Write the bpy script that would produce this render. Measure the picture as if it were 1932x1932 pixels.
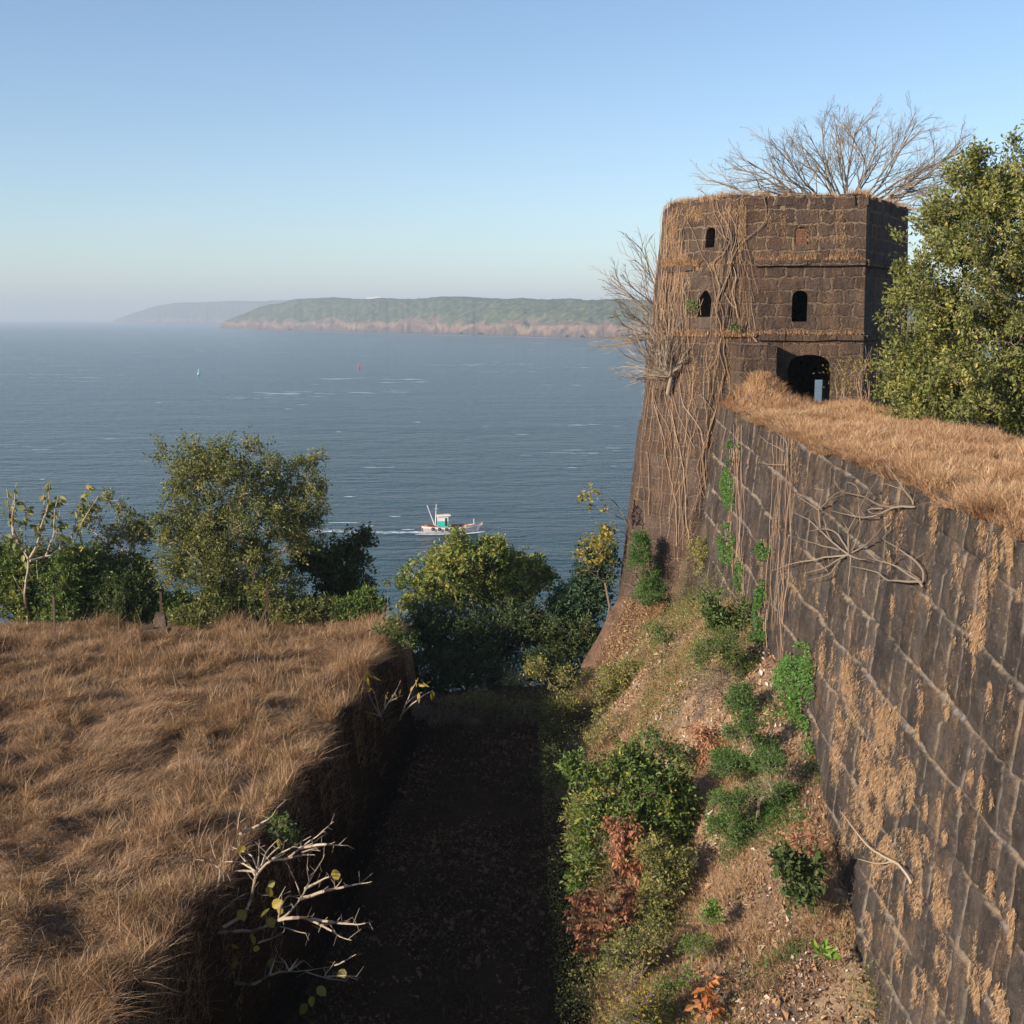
import bpy, bmesh, math
import numpy as np
from mathutils import Vector

scene = bpy.context.scene
for o in list(bpy.data.objects):
    bpy.data.objects.remove(o, do_unlink=True)
COL = scene.collection
R = math.radians

# ------------------------------------------------------------------ camera
# eye at the origin, looking along +Y and a little down; the sea lies 46 m below
FOC = 1.25                      # focal length in picture widths
PW = 1932.0                     # pixel grid the photograph was measured on
HOR = 598.0                     # row of the horizon
TH = math.atan((PW / 2 - HOR) / (FOC * PW))
SEA = -46.0
cam_d = bpy.data.cameras.new('camera')
cam = bpy.data.objects.new('camera', cam_d)
COL.objects.link(cam)
cam.location = (0, 0, 0)
cam.rotation_euler = (math.pi / 2 - TH, 0, 0)
cam_d.sensor_width = 36.0
cam_d.lens = 36.0 * FOC
cam_d.clip_start = 0.5
cam_d.clip_end = 60000
scene.camera = cam

# ------------------------------------------------------------------ sky, sun, exposure
SUN_EL = R(20.8)
SUN_V = Vector((-0.84, -0.54, 0)) * math.cos(SUN_EL) + Vector((0, 0, math.sin(SUN_EL)))
SUN_V.normalize()
world = bpy.data.worlds.new('World')
scene.world = world
world.use_nodes = True
wn = world.node_tree
bg = wn.nodes['Background']
sky = wn.nodes.new('ShaderNodeTexSky')
sky.sky_type = 'NISHITA'
sky.sun_disc = False
sky.sun_elevation = SUN_EL
sky.sun_rotation = math.atan2(SUN_V.x, SUN_V.y)
sky.altitude = 0
sky.air_density = 0.85
sky.dust_density = 0.55
sky.ozone_density = 2.4
wn.links.new(sky.outputs[0], bg.inputs[0])
bg.inputs[1].default_value = 0.115

sun_d = bpy.data.lights.new('sun', 'SUN')
sun_d.energy = 5.0
sun_d.angle = R(0.5)
sun_d.color = (1.0, 0.86, 0.68)
sun = bpy.data.objects.new('sun', sun_d)
COL.objects.link(sun)
sun.location = (-60, -50, 60)
sun.rotation_euler = SUN_V.to_track_quat('Z', 'Y').to_euler()

scene.view_settings.view_transform = 'Standard'
scene.view_settings.look = 'None'
scene.view_settings.exposure = 0.62
scene.view_settings.gamma = 1.0
scene.view_settings.use_curve_mapping = False
scene.render.engine = 'CYCLES'
cy = scene.cycles
cy.denoising_prefilter = 'ACCURATE'
cy.max_bounces = 5
cy.diffuse_bounces = 2
cy.glossy_bounces = 2
cy.transmission_bounces = 2
cy.transparent_max_bounces = 6
cy.volume_bounces = 0
cy.sample_clamp_indirect = 4.0

# ------------------------------------------------------------------ helpers
ST, CT = math.sin(TH), math.cos(TH)


def ray(px, py):
    sx = (np.asarray(px, float) - PW / 2) / (FOC * PW)
    sy = (PW / 2 - np.asarray(py, float)) / (FOC * PW)
    return np.stack([sx, CT + sy * ST, -ST + sy * CT], -1)


def at(px, py, Y):
    r = ray(px, py)
    return r * (Y / r[..., 1])[..., None] if r.ndim > 1 else r * (Y / r[1])


def metres(npx, Y):
    return npx / (FOC * PW) * Y


def hash3(ix, iy, iz, seed):
    h = (ix * 374761393 + iy * 668265263 + iz * 2147483647 + seed * 1274126177) & 0xFFFFFFFF
    h = ((h ^ (h >> 13)) * 1274126177) & 0xFFFFFFFF
    h = ((h ^ (h >> 16)) * 2246822519) & 0xFFFFFFFF
    return ((h ^ (h >> 15)) & 0xFFFFFF) / float(0xFFFFFF)


def vnoise(x, y, z=0.0, seed=0):
    x, y, z = np.broadcast_arrays(np.asarray(x, float), np.asarray(y, float), np.asarray(z, float))
    ix, iy, iz = np.floor(x).astype(np.int64), np.floor(y).astype(np.int64), np.floor(z).astype(np.int64)
    fx, fy, fz = x - ix, y - iy, z - iz
    fx, fy, fz = fx * fx * (3 - 2 * fx), fy * fy * (3 - 2 * fy), fz * fz * (3 - 2 * fz)
    r = 0
    for a in (0, 1):
        for b in (0, 1):
            for c in (0, 1):
                w = (fx if a else 1 - fx) * (fy if b else 1 - fy) * (fz if c else 1 - fz)
                r = r + w * hash3(ix + a, iy + b, iz + c, seed)
    return r


def fbm(x, y, z=0.0, seed=0, oct=3):
    r, a, n = 0, 1.0, 0
    for i in range(oct):
        r = r + a * vnoise(np.asarray(x) * 2 ** i, np.asarray(y) * 2 ** i, np.asarray(z) * 2 ** i, seed + i)
        n += a
        a *= 0.5
    return r / n


def smooth(t):
    t = np.clip(t, 0, 1)
    return t * t * (3 - 2 * t)


def norm(v):
    return v / np.maximum(np.linalg.norm(v, axis=-1, keepdims=True), 1e-9)


class MB:
    """collects triangles and quads for ONE mesh"""

    def __init__(s):
        s.v, s.t, s.q, s.tint, s.n = [], [], [], [], 0

    def add(s, verts, tris=None, quads=None, tint=0.5):
        verts = np.asarray(verts, float).reshape(-1, 3)
        s.v.append(verts)
        s.tint.append(np.broadcast_to(np.asarray(tint, float), (len(verts),)))
        if tris is not None and len(tris):
            s.t.append(np.asarray(tris, np.int64).reshape(-1, 3) + s.n)
        if quads is not None and len(quads):
            s.q.append(np.asarray(quads, np.int64).reshape(-1, 4) + s.n)
        s.n += len(verts)

    def box(s, c, size, rz=0.0, jit=0.0, rng=None, tint=0.5, tilt=(0, 0)):
        b = np.array([[x, y, z] for x in (-.5, .5) for y in (-.5, .5) for z in (-.5, .5)]) * np.asarray(size)
        if jit:
            b = b + rng.normal(0, jit, b.shape)
        ax, ay = tilt
        ca, sa = math.cos(ax), math.sin(ax)
        b = b @ np.array([[1, 0, 0], [0, ca, -sa], [0, sa, ca]]).T
        ca, sa = math.cos(ay), math.sin(ay)
        b = b @ np.array([[ca, 0, sa], [0, 1, 0], [-sa, 0, ca]]).T
        ca, sa = math.cos(rz), math.sin(rz)
        b = b @ np.array([[ca, -sa, 0], [sa, ca, 0], [0, 0, 1]]).T
        s.add(b + np.asarray(c), quads=[[0, 1, 3, 2], [4, 6, 7, 5], [0, 4, 5, 1], [2, 3, 7, 6], [0, 2, 6, 4], [1, 5, 7, 3]], tint=tint)

    def segs(s, P0, P1, r0, r1, sides=5, tint=0.5):
        """a batch of tapered bars"""
        P0, P1 = np.atleast_2d(P0).astype(float), np.atleast_2d(P1).astype(float)
        n = len(P0)
        r0 = np.broadcast_to(np.asarray(r0, float), (n,))
        r1 = np.broadcast_to(np.asarray(r1, float), (n,))
        d = norm(P1 - P0)
        ref = np.where(np.abs(d[:, 2:3]) > 0.9, np.array([[1.0, 0, 0]]), np.array([[0, 0, 1.0]]))
        a = norm(np.cross(d, ref))
        b = np.cross(d, a)
        th = np.arange(sides) * 2 * math.pi / sides
        ring = np.cos(th)[None, :, None] * a[:, None, :] + np.sin(th)[None, :, None] * b[:, None, :]
        v0 = P0[:, None] + ring * r0[:, None, None]
        v1 = P1[:, None] + d[:, None] * r1[:, None, None] * 0.4 + ring * r1[:, None, None]
        v = np.concatenate([v0, v1], 1)
        k = np.arange(sides)
        k2 = (k + 1) % sides
        q = np.stack([k, k2, k2 + sides, k + sides], -1)
        Q = (q[None] + (np.arange(n) * 2 * sides)[:, None, None]).reshape(-1, 4)
        caps = []
        for c in range(1, sides - 1):
            caps.append([sides, sides + c, sides + c + 1])
            caps.append([0, c + 1, c])
        T = (np.array(caps)[None] + (np.arange(n) * 2 * sides)[:, None, None]).reshape(-1, 3)
        tt = np.repeat(np.broadcast_to(np.asarray(tint, float), (n,)), 2 * sides)
        s.add(v.reshape(-1, 3), tris=T, quads=Q, tint=tt)

    def tube(s, pts, r, sides=5, tint=0.5):
        """one continuous tube along a path"""
        pts = np.asarray(pts, float)
        n = len(pts)
        r = np.broadcast_to(np.asarray(r, float), (n,))
        d = norm(np.gradient(pts, axis=0))
        ref = np.array([0.31, 0.22, 0.93]) if abs(d[:, 2]).mean() < 0.8 else np.array([0.9, 0.3, 0.1])
        a = norm(np.cross(d, ref))
        b = np.cross(d, a)
        th = np.arange(sides) * 2 * math.pi / sides
        v = pts[:, None] + (np.cos(th)[None, :, None] * a[:, None] + np.sin(th)[None, :, None] * b[:, None]) * r[:, None, None]
        k = np.arange(sides)
        k2 = (k + 1) % sides
        q = np.concatenate([np.stack([k + i * sides, k2 + i * sides, k2 + (i + 1) * sides, k + (i + 1) * sides], -1) for i in range(n - 1)])
        t = []
        for c in range(1, sides - 1):
            t += [[0, c + 1, c], [(n - 1) * sides, (n - 1) * sides + c, (n - 1) * sides + c + 1]]
        s.add(v.reshape(-1, 3), tris=t, quads=q, tint=tint)

    def leaves(s, P, size, rng, tint, aspect=0.55, up=0.5, axis=None, fold=0.18, turn=.9):
        """leaf blades: two triangles folded along the midrib"""
        n = len(P)
        size = np.broadcast_to(np.asarray(size, float), (n,))
        ax = rng.normal(0, 1, (n, 3)) if axis is None else axis + rng.normal(0, .45, (n, 3))
        ax = norm(ax)
        nr = rng.normal(0, 1, (n, 3))
        nr[:, 2] = np.abs(nr[:, 2]) * 0.6 + up
        nr = nr + np.array(SUN_V)[None] * turn
        sd = norm(np.cross(nr, ax))
        nn = np.cross(ax, sd)
        L = size[:, None]
        v = np.stack([P, P + ax * L * .45 + sd * L * aspect * .5 + nn * L * fold, P + ax * L,
                      P + ax * L * .45 - sd * L * aspect * .5 + nn * L * fold], 1)
        b = (np.arange(n) * 4)[:, None]
        t = np.concatenate([b + np.array([[0, 1, 2]]), b + np.array([[0, 2, 3]])])
        s.add(v.reshape(-1, 3), tris=t, tint=np.repeat(np.broadcast_to(tint, (n,)), 4))

    def round_leaves(s, P, size, rng, tint, aspect=.8):
        """broad leaves with eight margin points, slightly cupped"""
        n = len(P)
        L = np.broadcast_to(np.asarray(size, float), (n,))[:, None]
        ax = norm(rng.normal(0, .5, (n, 3)) + np.array([.2, -.3, -.5]))
        nr = rng.normal(0, .7, (n, 3)) + np.array(SUN_V)[None] * .9
        sd = norm(np.cross(nr, ax))
        nn = np.cross(ax, sd)
        out = [P]
        for f, w in ((.12, .30), (.38, .50), (.68, .42), (1.0, .0), (.68, -.42), (.38, -.50), (.12, -.30)):
            out.append(P + ax * L * f + sd * L * aspect * w + nn * L * (.10 * abs(w) - .12 * f * f))
        mid = P + ax * L * .5 - nn * L * .06
        v = np.stack(out + [mid], 1)
        b = (np.arange(n) * 9)[:, None]
        t = np.concatenate([b + np.array([[8, i, (i + 1) % 8]]) for i in range(8)])
        s.add(v.reshape(-1, 3), tris=t, tint=np.repeat(np.broadcast_to(tint, (n,)), 9))

    def blades(s, P, h, w, lean, rng, tint, up=None):
        """grass blades: curved tapering ribbons"""
        n = len(P)
        h = np.broadcast_to(np.asarray(h, float), (n,))[:, None]
        w = np.broadcast_to(np.asarray(w, float), (n,))[:, None]
        U = np.array([[0, 0, 1.0]]) if up is None else up
        a = rng.uniform(0, 2 * math.pi, n)
        sd = np.stack([np.cos(a), np.sin(a), np.zeros(n)], -1)
        vs = []
        for t, ww in ((0, .9), (.45, .8), (.8, .5)):
            c = P + h * (U * (t - .28 * t * t * np.linalg.norm(lean, axis=1)[:, None]) + lean * t * t)
            vs += [c - sd * w * ww * .5, c + sd * w * ww * .5]
        vs.append(P + h * (U * (1 - .28 * np.linalg.norm(lean, axis=1)[:, None]) + lean))
        v = np.stack(vs, 1)
        b = (np.arange(n) * 7)[:, None]
        t = np.concatenate([b + np.array([k]) for k in ([0, 1, 3], [0, 3, 2], [2, 3, 5], [2, 5, 4], [4, 5, 6])])
        s.add(v.reshape(-1, 3), tris=t, tint=np.repeat(np.broadcast_to(tint, (n,)), 7))

    def grid(s, V, tint=0.5):
        """V: (n, m, 3)"""
        n, m = V.shape[:2]
        i = np.arange(n * m).reshape(n, m)
        q = np.stack([i[:-1, :-1], i[1:, :-1], i[1:, 1:], i[:-1, 1:]], -1).reshape(-1, 4)
        s.add(V.reshape(-1, 3), quads=q, tint=np.asarray(tint).reshape(-1) if np.ndim(tint) else tint)

    def build(s, name, mat, parent=None, smooth_=False, uv=None):
        v = np.concatenate(s.v)
        org = np.array(parent_loc(parent))
        t = np.concatenate(s.t) if s.t else np.zeros((0, 3), np.int64)
        q = np.concatenate(s.q) if s.q else np.zeros((0, 4), np.int64)
        me = bpy.data.meshes.new(name)
        me.vertices.add(len(v))
        me.vertices.foreach_set('co', (v - org).ravel())
        nl = 3 * len(t) + 4 * len(q)
        me.loops.add(nl)
        me.loops.foreach_set('vertex_index', np.concatenate([t.ravel(), q.ravel()]))
        me.polygons.add(len(t) + len(q))
        ls = np.concatenate([np.arange(len(t)) * 3, 3 * len(t) + np.arange(len(q)) * 4])
        me.polygons.foreach_set('loop_start', ls)
        me.polygons.foreach_set('use_smooth', np.full(len(t) + len(q), smooth_))
        me.update(calc_edges=True)
        at_ = me.attributes.new('tint', 'FLOAT', 'POINT')
        at_.data.foreach_set('value', np.concatenate(s.tint))
        if mat:
            me.materials.append(mat)
        if uv == 'facet':
            facet_uv(me, org)
        o = bpy.data.objects.new(name, me)
        COL.objects.link(o)
        if parent is not None:
            o.parent = parent
        return o


def parent_loc(p):
    x = Vector((0, 0, 0))
    while p is not None:
        x = x + p.location
        p = p.parent
    return x


def facet_uv(me, org=(0, 0, 0)):
    """uv in metres: u along the wall horizontally, v up"""
    uvl = me.uv_layers.new(name='UVMap')
    for p in me.polygons:
        n = p.normal
        if abs(n.z) < 0.8:
            tx, ty = -n.y, n.x
            l = math.hypot(tx, ty)
            tx, ty = tx / l, ty / l
            for li in p.loop_indices:
                c = me.vertices[me.loops[li].vertex_index].co
                uvl.data[li].uv = ((c.x + org[0]) * tx + (c.y + org[1]) * ty, c.z + org[2])
        else:
            for li in p.loop_indices:
                c = me.vertices[me.loops[li].vertex_index].co
                uvl.data[li].uv = (c.x + org[0], c.y + org[1])


def tag(o, label=None, cat=None, group=None, kind=None):
    if label:
        o['label'] = label
    if cat:
        o['category'] = cat
    if group:
        o['group'] = group
    if kind:
        o['kind'] = kind
    return o


def empty(name, loc, label, cat, group=None):
    o = bpy.data.objects.new(name, None)
    o.location = [float(c) for c in loc]
    o.empty_display_size = 0.3
    COL.objects.link(o)
    return tag(o, label, cat, group)


# ------------------------------------------------------------------ materials
class NT:
    def __init__(s, name):
        s.m = bpy.data.materials.new(name)
        s.m.use_nodes = True
        s.t = s.m.node_tree
        s.b = s.t.nodes['Principled BSDF']
        s.out = s.t.nodes['Material Output']

    def n(s, typ, **kw):
        nd = s.t.nodes.new('ShaderNode' + typ)
        for k, v in kw.items():
            if k.startswith('i_'):
                nd.inputs[k[2:].replace('_', ' ')].default_value = v
            elif k.startswith('n_'):
                nd.inputs[int(k[2:])].default_value = v
            else:
                setattr(nd, k, v)
        return nd

    def l(s, a, b):
        s.t.links.new(a, b)

    def math(s, op, a, b=None, c=None, clamp=False):
        nd = s.n('Math', operation=op, use_clamp=clamp)
        for i, x in enumerate((a, b, c)):
            if x is None:
                continue
            if isinstance(x, (int, float)):
                nd.inputs[i].default_value = x
            else:
                s.l(x, nd.inputs[i])
        return nd.outputs[0]

    def ramp(s, fac, stops):
        nd = s.n('ValToRGB')
        e = nd.color_ramp.elements
        while len(e) < len(stops):
            e.new(0.5)
        for k, (p, c) in zip(e, stops):
            k.position = p
            k.color = (*c, 1) if len(c) == 3 else c
        s.l(fac, nd.inputs[0])
        return nd.outputs[0]

    def mix(s, fac, a, b, blend='MIX'):
        nd = s.n('Mix', data_type='RGBA', blend_type=blend)
        for i, x in ((0, fac), (6, a), (7, b)):
            if isinstance(x, (int, float)):
                nd.inputs[i].default_value = x
            elif isinstance(x, tuple):
                nd.inputs[i].default_value = (*x, 1)
            else:
                s.l(x, nd.inputs[i])
        return nd.outputs[2]

    def noise(s, vec, scale, detail=4, rough=0.55, dist=0.0):
        nd = s.n('TexNoise', i_Scale=scale, i_Detail=detail, i_Roughness=rough, i_Distortion=dist)
        if vec is not None:
            s.l(vec, nd.inputs['Vector'])
        return nd.outputs[0]

    def scaled(s, vec, sc):
        nd = s.n('Mapping')
        nd.inputs['Scale'].default_value = sc
        s.l(vec, nd.inputs[0])
        return nd.outputs[0]

    def bump(s, h, strength, dist, prev=None):
        nd = s.n('Bump', i_Strength=strength, i_Distance=dist)
        s.l(h, nd.inputs['Height'])
        if prev is not None:
            s.l(prev, nd.inputs['Normal'])
        return nd.outputs[0]

    def pos(s):
        return s.n('NewGeometry').outputs['Position']

    def set(s, color=None, rough=0.8, normal=None, spec=0.3):
        if color is not None:
            if isinstance(color, tuple):
                s.b.inputs['Base Color'].default_value = (*color, 1)
            else:
                s.l(color, s.b.inputs['Base Color'])
        if isinstance(rough, (int, float)):
            s.b.inputs['Roughness'].default_value = rough
        else:
            s.l(rough, s.b.inputs['Roughness'])
        s.b.inputs['Specular IOR Level'].default_value = spec
        if normal is not None:
            s.l(normal, s.b.inputs['Normal'])
        return s.m


def tint_mat(name, stops, rough=0.7, trans=0.0, spec=0.2):
    k = NT(name)
    a = k.n('Attribute', attribute_name='tint')
    c = k.ramp(a.outputs['Fac'], stops)
    k.set(c, rough, spec=spec)
    if trans:
        tr = k.n('BsdfTranslucent')
        k.l(k.mix(1.0, c, (1.25, 1.2, 0.7), 'MULTIPLY'), tr.inputs['Color'])
        mx = k.n('MixShader', n_0=trans)
        k.l(k.b.outputs[0], mx.inputs[1])
        k.l(tr.outputs[0], mx.inputs[2])
        k.l(mx.outputs[0], k.out.inputs['Surface'])
    return k.m


def plain(name, color, rough=0.7, spec=0.3, var=0.15, scale=6.0):
    k = NT(name)
    nz = k.noise(k.pos(), scale)
    c = k.mix(nz, tuple(max(0, x * (1 - var)) for x in color), tuple(x * (1 + var) for x in color))
    return k.set(c, rough, spec=spec)


M = {}
M['grass'] = tint_mat('dry_grass', [(0, (.11, .058, .034)), (.35, (.265, .162, .094)), (.7, (.44, .285, .172)), (1, (.60, .43, .27))], .75, .25)
M['straw'] = tint_mat('straw_grass', [(0, (.20, .095, .048)), (.35, (.37, .215, .118)), (.75, (.54, .345, .20)), (1, (.68, .51, .33))], .75, .25)
M['under'] = tint_mat('shade_dark_undergrowth', [(0, (.012, .008, .005)), (.6, (.05, .032, .02)), (1, (.20, .13, .08))], .85)  # dead growth, with the ditch shade put into its dark colours
M['moss'] = tint_mat('dry_moss', [(0, (.18, .105, .06)), (.5, (.42, .265, .15)), (1, (.62, .45, .29))], .85, .15)
M['litter'] = tint_mat('leaf_litter', [(0, (.07, .04, .025)), (.4, (.22, .12, .065)), (.75, (.38, .23, .13)), (.93, (.50, .36, .24)), (1, (.62, .56, .50))], .7, .1)
M['bark'] = tint_mat('bark', [(0, (.10, .075, .055)), (.5, (.24, .19, .14)), (1, (.46, .38, .29))], .85)
M['palebark'] = tint_mat('pale_bark', [(0, (.26, .20, .15)), (.5, (.40, .32, .25)), (1, (.60, .50, .40))], .8)
M['root'] = tint_mat('root_bark', [(0, (.14, .09, .06)), (.5, (.29, .19, .125)), (1, (.44, .32, .22))], .85)
LEAF = {
    'olive': [(0, (.030, .040, .010)), (.45, (.085, .098, .026)), (.8, (.16, .155, .045)), (.93, (.22, .20, .06)), (1, (.26, .21, .06))],
    'green': [(0, (.018, .034, .008)), (.5, (.055, .090, .022)), (.9, (.115, .155, .04)), (1, (.22, .20, .05))],
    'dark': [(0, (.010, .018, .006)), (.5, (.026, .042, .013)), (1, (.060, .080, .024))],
    'teal': [(0, (.010, .026, .014)), (.5, (.028, .062, .032)), (1, (.07, .12, .05))],
    'bright': [(0, (.04, .085, .012)), (.5, (.10, .19, .030)), (1, (.20, .30, .055))],
    'creeper': [(0, (.022, .060, .012)), (.5, (.060, .135, .026)), (1, (.13, .23, .055))],
    'yellow': [(0, (.08, .075, .014)), (.5, (.20, .165, .028)), (1, (.38, .28, .05))],
    'autumn': [(0, (.036, .048, .014)), (.4, (.095, .110, .032)), (.72, (.18, .175, .055)), (.88, (.28, .19, .08)), (1, (.40, .23, .13))],
    'rust': [(0, (.12, .045, .025)), (.5, (.30, .13, .07)), (1, (.46, .25, .15))],
    'orange': [(0, (.26, .085, .03)), (.5, (.42, .17, .06)), (1, (.56, .30, .14))],
}
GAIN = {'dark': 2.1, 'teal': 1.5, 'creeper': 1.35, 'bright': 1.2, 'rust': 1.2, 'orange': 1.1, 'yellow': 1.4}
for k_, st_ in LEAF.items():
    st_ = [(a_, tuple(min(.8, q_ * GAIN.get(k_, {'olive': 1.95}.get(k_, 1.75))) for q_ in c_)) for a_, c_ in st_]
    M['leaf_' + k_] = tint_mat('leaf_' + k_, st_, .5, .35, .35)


def stone_mat(name, bw, bh, mortar, dark, mid, light, mortar_col, tilt=0.0, joint=0.6, warp=0.06, moss=0.35, course=0.0, split=None, streak=.2):
    """coursed laterite: joints of uneven strength, pitting, stains, streaks and dry growth"""
    k = NT(name)
    uv = k.n('UVMap').outputs[0]
    sep = k.n('SeparateXYZ')
    k.l(uv, sep.inputs[0])
    pos = k.pos()

    def wob(scale, amp):
        wv = k.n('TexNoise', i_Scale=scale, i_Detail=3.0)
        k.l(pos, wv.inputs['Vector'])
        ws = k.n('SeparateColor')
        k.l(wv.outputs['Color'], ws.inputs[0])
        return [k.math('MULTIPLY', k.math('SUBTRACT', ws.outputs[i], .5), amp) for i in (0, 1)]
    w1, w2 = wob(.55, warp * 2.4), wob(3.6, warp * 2.2)
    u = k.math('ADD', sep.outputs[0], k.math('ADD', w1[0], w2[0]))
    v = k.math('ADD', k.math('SUBTRACT', sep.outputs[1], k.math('MULTIPLY', sep.outputs[0], tilt)), k.math('ADD', w1[1], w2[1]))
    cmb = k.n('CombineXYZ')
    k.l(u, cmb.inputs[0])
    k.l(v, cmb.inputs[1])

    def bricks(w_, h_, m_, off, sq):
        br = k.n('TexBrick', offset=off, squash=sq, squash_frequency=3, i_Scale=1.0, i_Mortar_Size=m_, i_Mortar_Smooth=.6, i_Bias=0.0, i_Brick_Width=w_, i_Row_Height=h_)
        br.inputs['Color1'].default_value = (0, 0, 0, 1)
        br.inputs['Color2'].default_value = (1, 1, 1, 1)
        br.inputs['Mortar'].default_value = (.5, .5, .5, 1)
        k.l(cmb.outputs[0], br.inputs['Vector'])
        return br
    br = bricks(bw, bh, mortar, .5, .75)
    n1 = k.noise(pos, 1.4, 6, .6)
    n2 = k.noise(pos, 9.0, 5, .65)
    fine = k.noise(pos, 34, 3, .6)
    n3 = k.noise(k.scaled(pos, (1.2, 1.2, .9)), .9, 6, .7)
    tone = k.math('ADD', k.math('MULTIPLY', n1, .45), k.math('ADD', k.math('MULTIPLY', n2, .32), k.math('ADD', k.math('MULTIPLY', br.outputs['Color'], .12), k.math('MULTIPLY', fine, .18))))
    c = k.ramp(tone, [(.36, dark), (.53, mid), (.72, light)])
    c = k.mix(k.math('MULTIPLY', k.ramp(n3, [(.5, (0, 0, 0)), (.68, (1, 1, 1))]), .45), c, tuple(x * .6 for x in dark))
    n4 = k.noise(pos, .55, 4, .6)
    c = k.mix(k.math('MULTIPLY', k.ramp(n4, [(.50, (0, 0, 0)), (.68, (1, 1, 1))]), .32), c, (mid[0] * 1.75, mid[1] * 1.3, mid[2] * 1.0))
    # mortar, broken up
    nb = k.noise(pos, .75, 4, .6)
    mk = k.math('MULTIPLY', br.outputs['Fac'], k.ramp(nb, [(.30, (.18,) * 3), (.52, (1, 1, 1))]))
    mk = k.math('MULTIPLY', mk, k.ramp(k.noise(pos, 8, 5, .7), [(.34, (.12,) * 3), (.56, (1, 1, 1))]))
    if split is not None:
        hi = k.math('MULTIPLY', k.math('SUBTRACT', sep.outputs[1], split), 3.0, clamp=True)
        mk = k.math('MULTIPLY', mk, k.math('ADD', .58, k.math('MULTIPLY', hi, .55)))
    c = k.mix(k.math('MULTIPLY', mk, joint, clamp=True), c, mortar_col)
    jh = br.outputs['Fac']
    if course:
        fr = k.math('ABSOLUTE', k.math('SUBTRACT', k.math('FRACT', k.math('ADD', k.math('DIVIDE', v, bh), .5)), .5))
        wd = k.math('SUBTRACT', k.math('MULTIPLY', k.noise(pos, 1.7, 6, .75), .12), .012)
        cl = k.math('MULTIPLY', k.math('SUBTRACT', wd, fr), 26.0, clamp=True)
        cl = k.math('MULTIPLY', cl, k.ramp(k.noise(pos, .45, 3, .6), [(.30, (.15,) * 3), (.48, (1, 1, 1))]))
        cl = k.math('MULTIPLY', cl, k.ramp(k.noise(pos, 11, 5, .7), [(.38, (.05,) * 3), (.62, (1, 1, 1))]))
        c = k.mix(k.math('MULTIPLY', cl, course), c, mortar_col)
        jh = k.math('SUBTRACT', jh, k.math('MULTIPLY', cl, .5))
    # thin vertical streaks and dry growth
    ns = k.noise(k.scaled(pos, (3.5, 3.5, .45)), 1.0, 6, .75)
    c = k.mix(k.math('MULTIPLY', k.ramp(ns, [(.54, (0, 0, 0)), (.66, (1, 1, 1))]), streak), c, (.24, .165, .11))
    nm = k.noise(k.scaled(pos, (1.5, 1.5, .45)), 1.1, 7, .75)
    mm = k.math('MULTIPLY', k.ramp(nm, [(.50, (0, 0, 0)), (.66, (1, 1, 1))]), k.ramp(fine, [(.42, (.1,) * 3), (.6, (1, 1, 1))]))
    c = k.mix(k.math('MULTIPLY', mm, moss), c, (.36, .22, .12))
    vo = k.n('TexVoronoi', i_Scale=7.0)
    k.l(pos, vo.inputs['Vector'])
    spk = k.math('LESS_THAN', vo.outputs['Distance'], k.math('MULTIPLY', n2, .22))
    c = k.mix(k.math('MULTIPLY', spk, .5), c, (.28, .22, .17))
    h = k.math('ADD', k.math('MULTIPLY', jh, -.45), k.math('ADD', k.math('MULTIPLY', n2, .8), k.math('MULTIPLY', n1, .9)))
    nr = k.bump(h, 1.0, .14)
    nr = k.bump(fine, .6, .03, nr)
    return k.set(c, .92, nr, .12)


M['tower_stone'] = stone_mat('tower_laterite', .98, .52, .052, (.040, .028, .023), (.078, .055, .045), (.130, .098, .080), (.24, .18, .12), 0, .85, .14, .46, split=2.2, streak=.16)
k = NT('wall_laterite')
p = k.pos()
bt_ = k.n('Attribute', attribute_name='tint').outputs['Fac']
jt_ = k.n('Attribute', attribute_name='joint').outputs['Fac']
n1, n2, fine = k.noise(p, 1.3, 6, .65), k.noise(p, 8.0, 6, .7), k.noise(p, 34, 4, .65)
tone = k.math('ADD', k.math('MULTIPLY', n1, .38), k.math('ADD', k.math('MULTIPLY', n2, .32), k.math('ADD', k.math('MULTIPLY', bt_, .10), k.math('MULTIPLY', fine, .22))))
c = k.ramp(tone, [(.36, (.019, .017, .016)), (.50, (.046, .039, .036)), (.62, (.088, .074, .066)), (.74, (.15, .125, .11))])
c = k.mix(k.math('MULTIPLY', k.ramp(k.noise(p, .5, 5, .65), [(.48, (0, 0, 0)), (.66, (1, 1, 1))]), .24), c, (.105, .076, .060))
mm = k.math('MULTIPLY', k.ramp(k.noise(k.scaled(p, (1.3, 1.3, .8)), 1.0, 8, .78), [(.50, (0, 0, 0)), (.64, (1, 1, 1))]), k.ramp(fine, [(.42, (.1,) * 3), (.6, (1, 1, 1))]))
c = k.mix(k.math('MULTIPLY', mm, .50), c, (.33, .205, .115))
jn = k.math('MULTIPLY', jt_, k.ramp(k.noise(p, 17, 5, .7), [(.28, (.4,) * 3), (.52, (1, 1, 1))]), clamp=True)
c = k.mix(jn, c, k.ramp(k.noise(p, 2.6, 3, .6), [(.4, (.235, .212, .19)), (.6, (.29, .21, .14))]))
vo = k.n('TexVoronoi', i_Scale=7.5)
k.l(p, vo.inputs['Vector'])
c = k.mix(k.math('MULTIPLY', k.math('LESS_THAN', vo.outputs['Distance'], k.math('MULTIPLY', n2, .24)), .55), c, (.26, .21, .17))
M['wall_stone'] = k.set(c, .93, k.bump(fine, .7, .03, k.bump(k.math('ADD', n2, k.math('MULTIPLY', n1, .5)), .9, .07)), .1)
M['brick_fill'] = plain('brick_fill', (.15, .075, .05), .9, .1, .35, 9)
k = NT('red_laterite')
p = k.pos()
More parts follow.
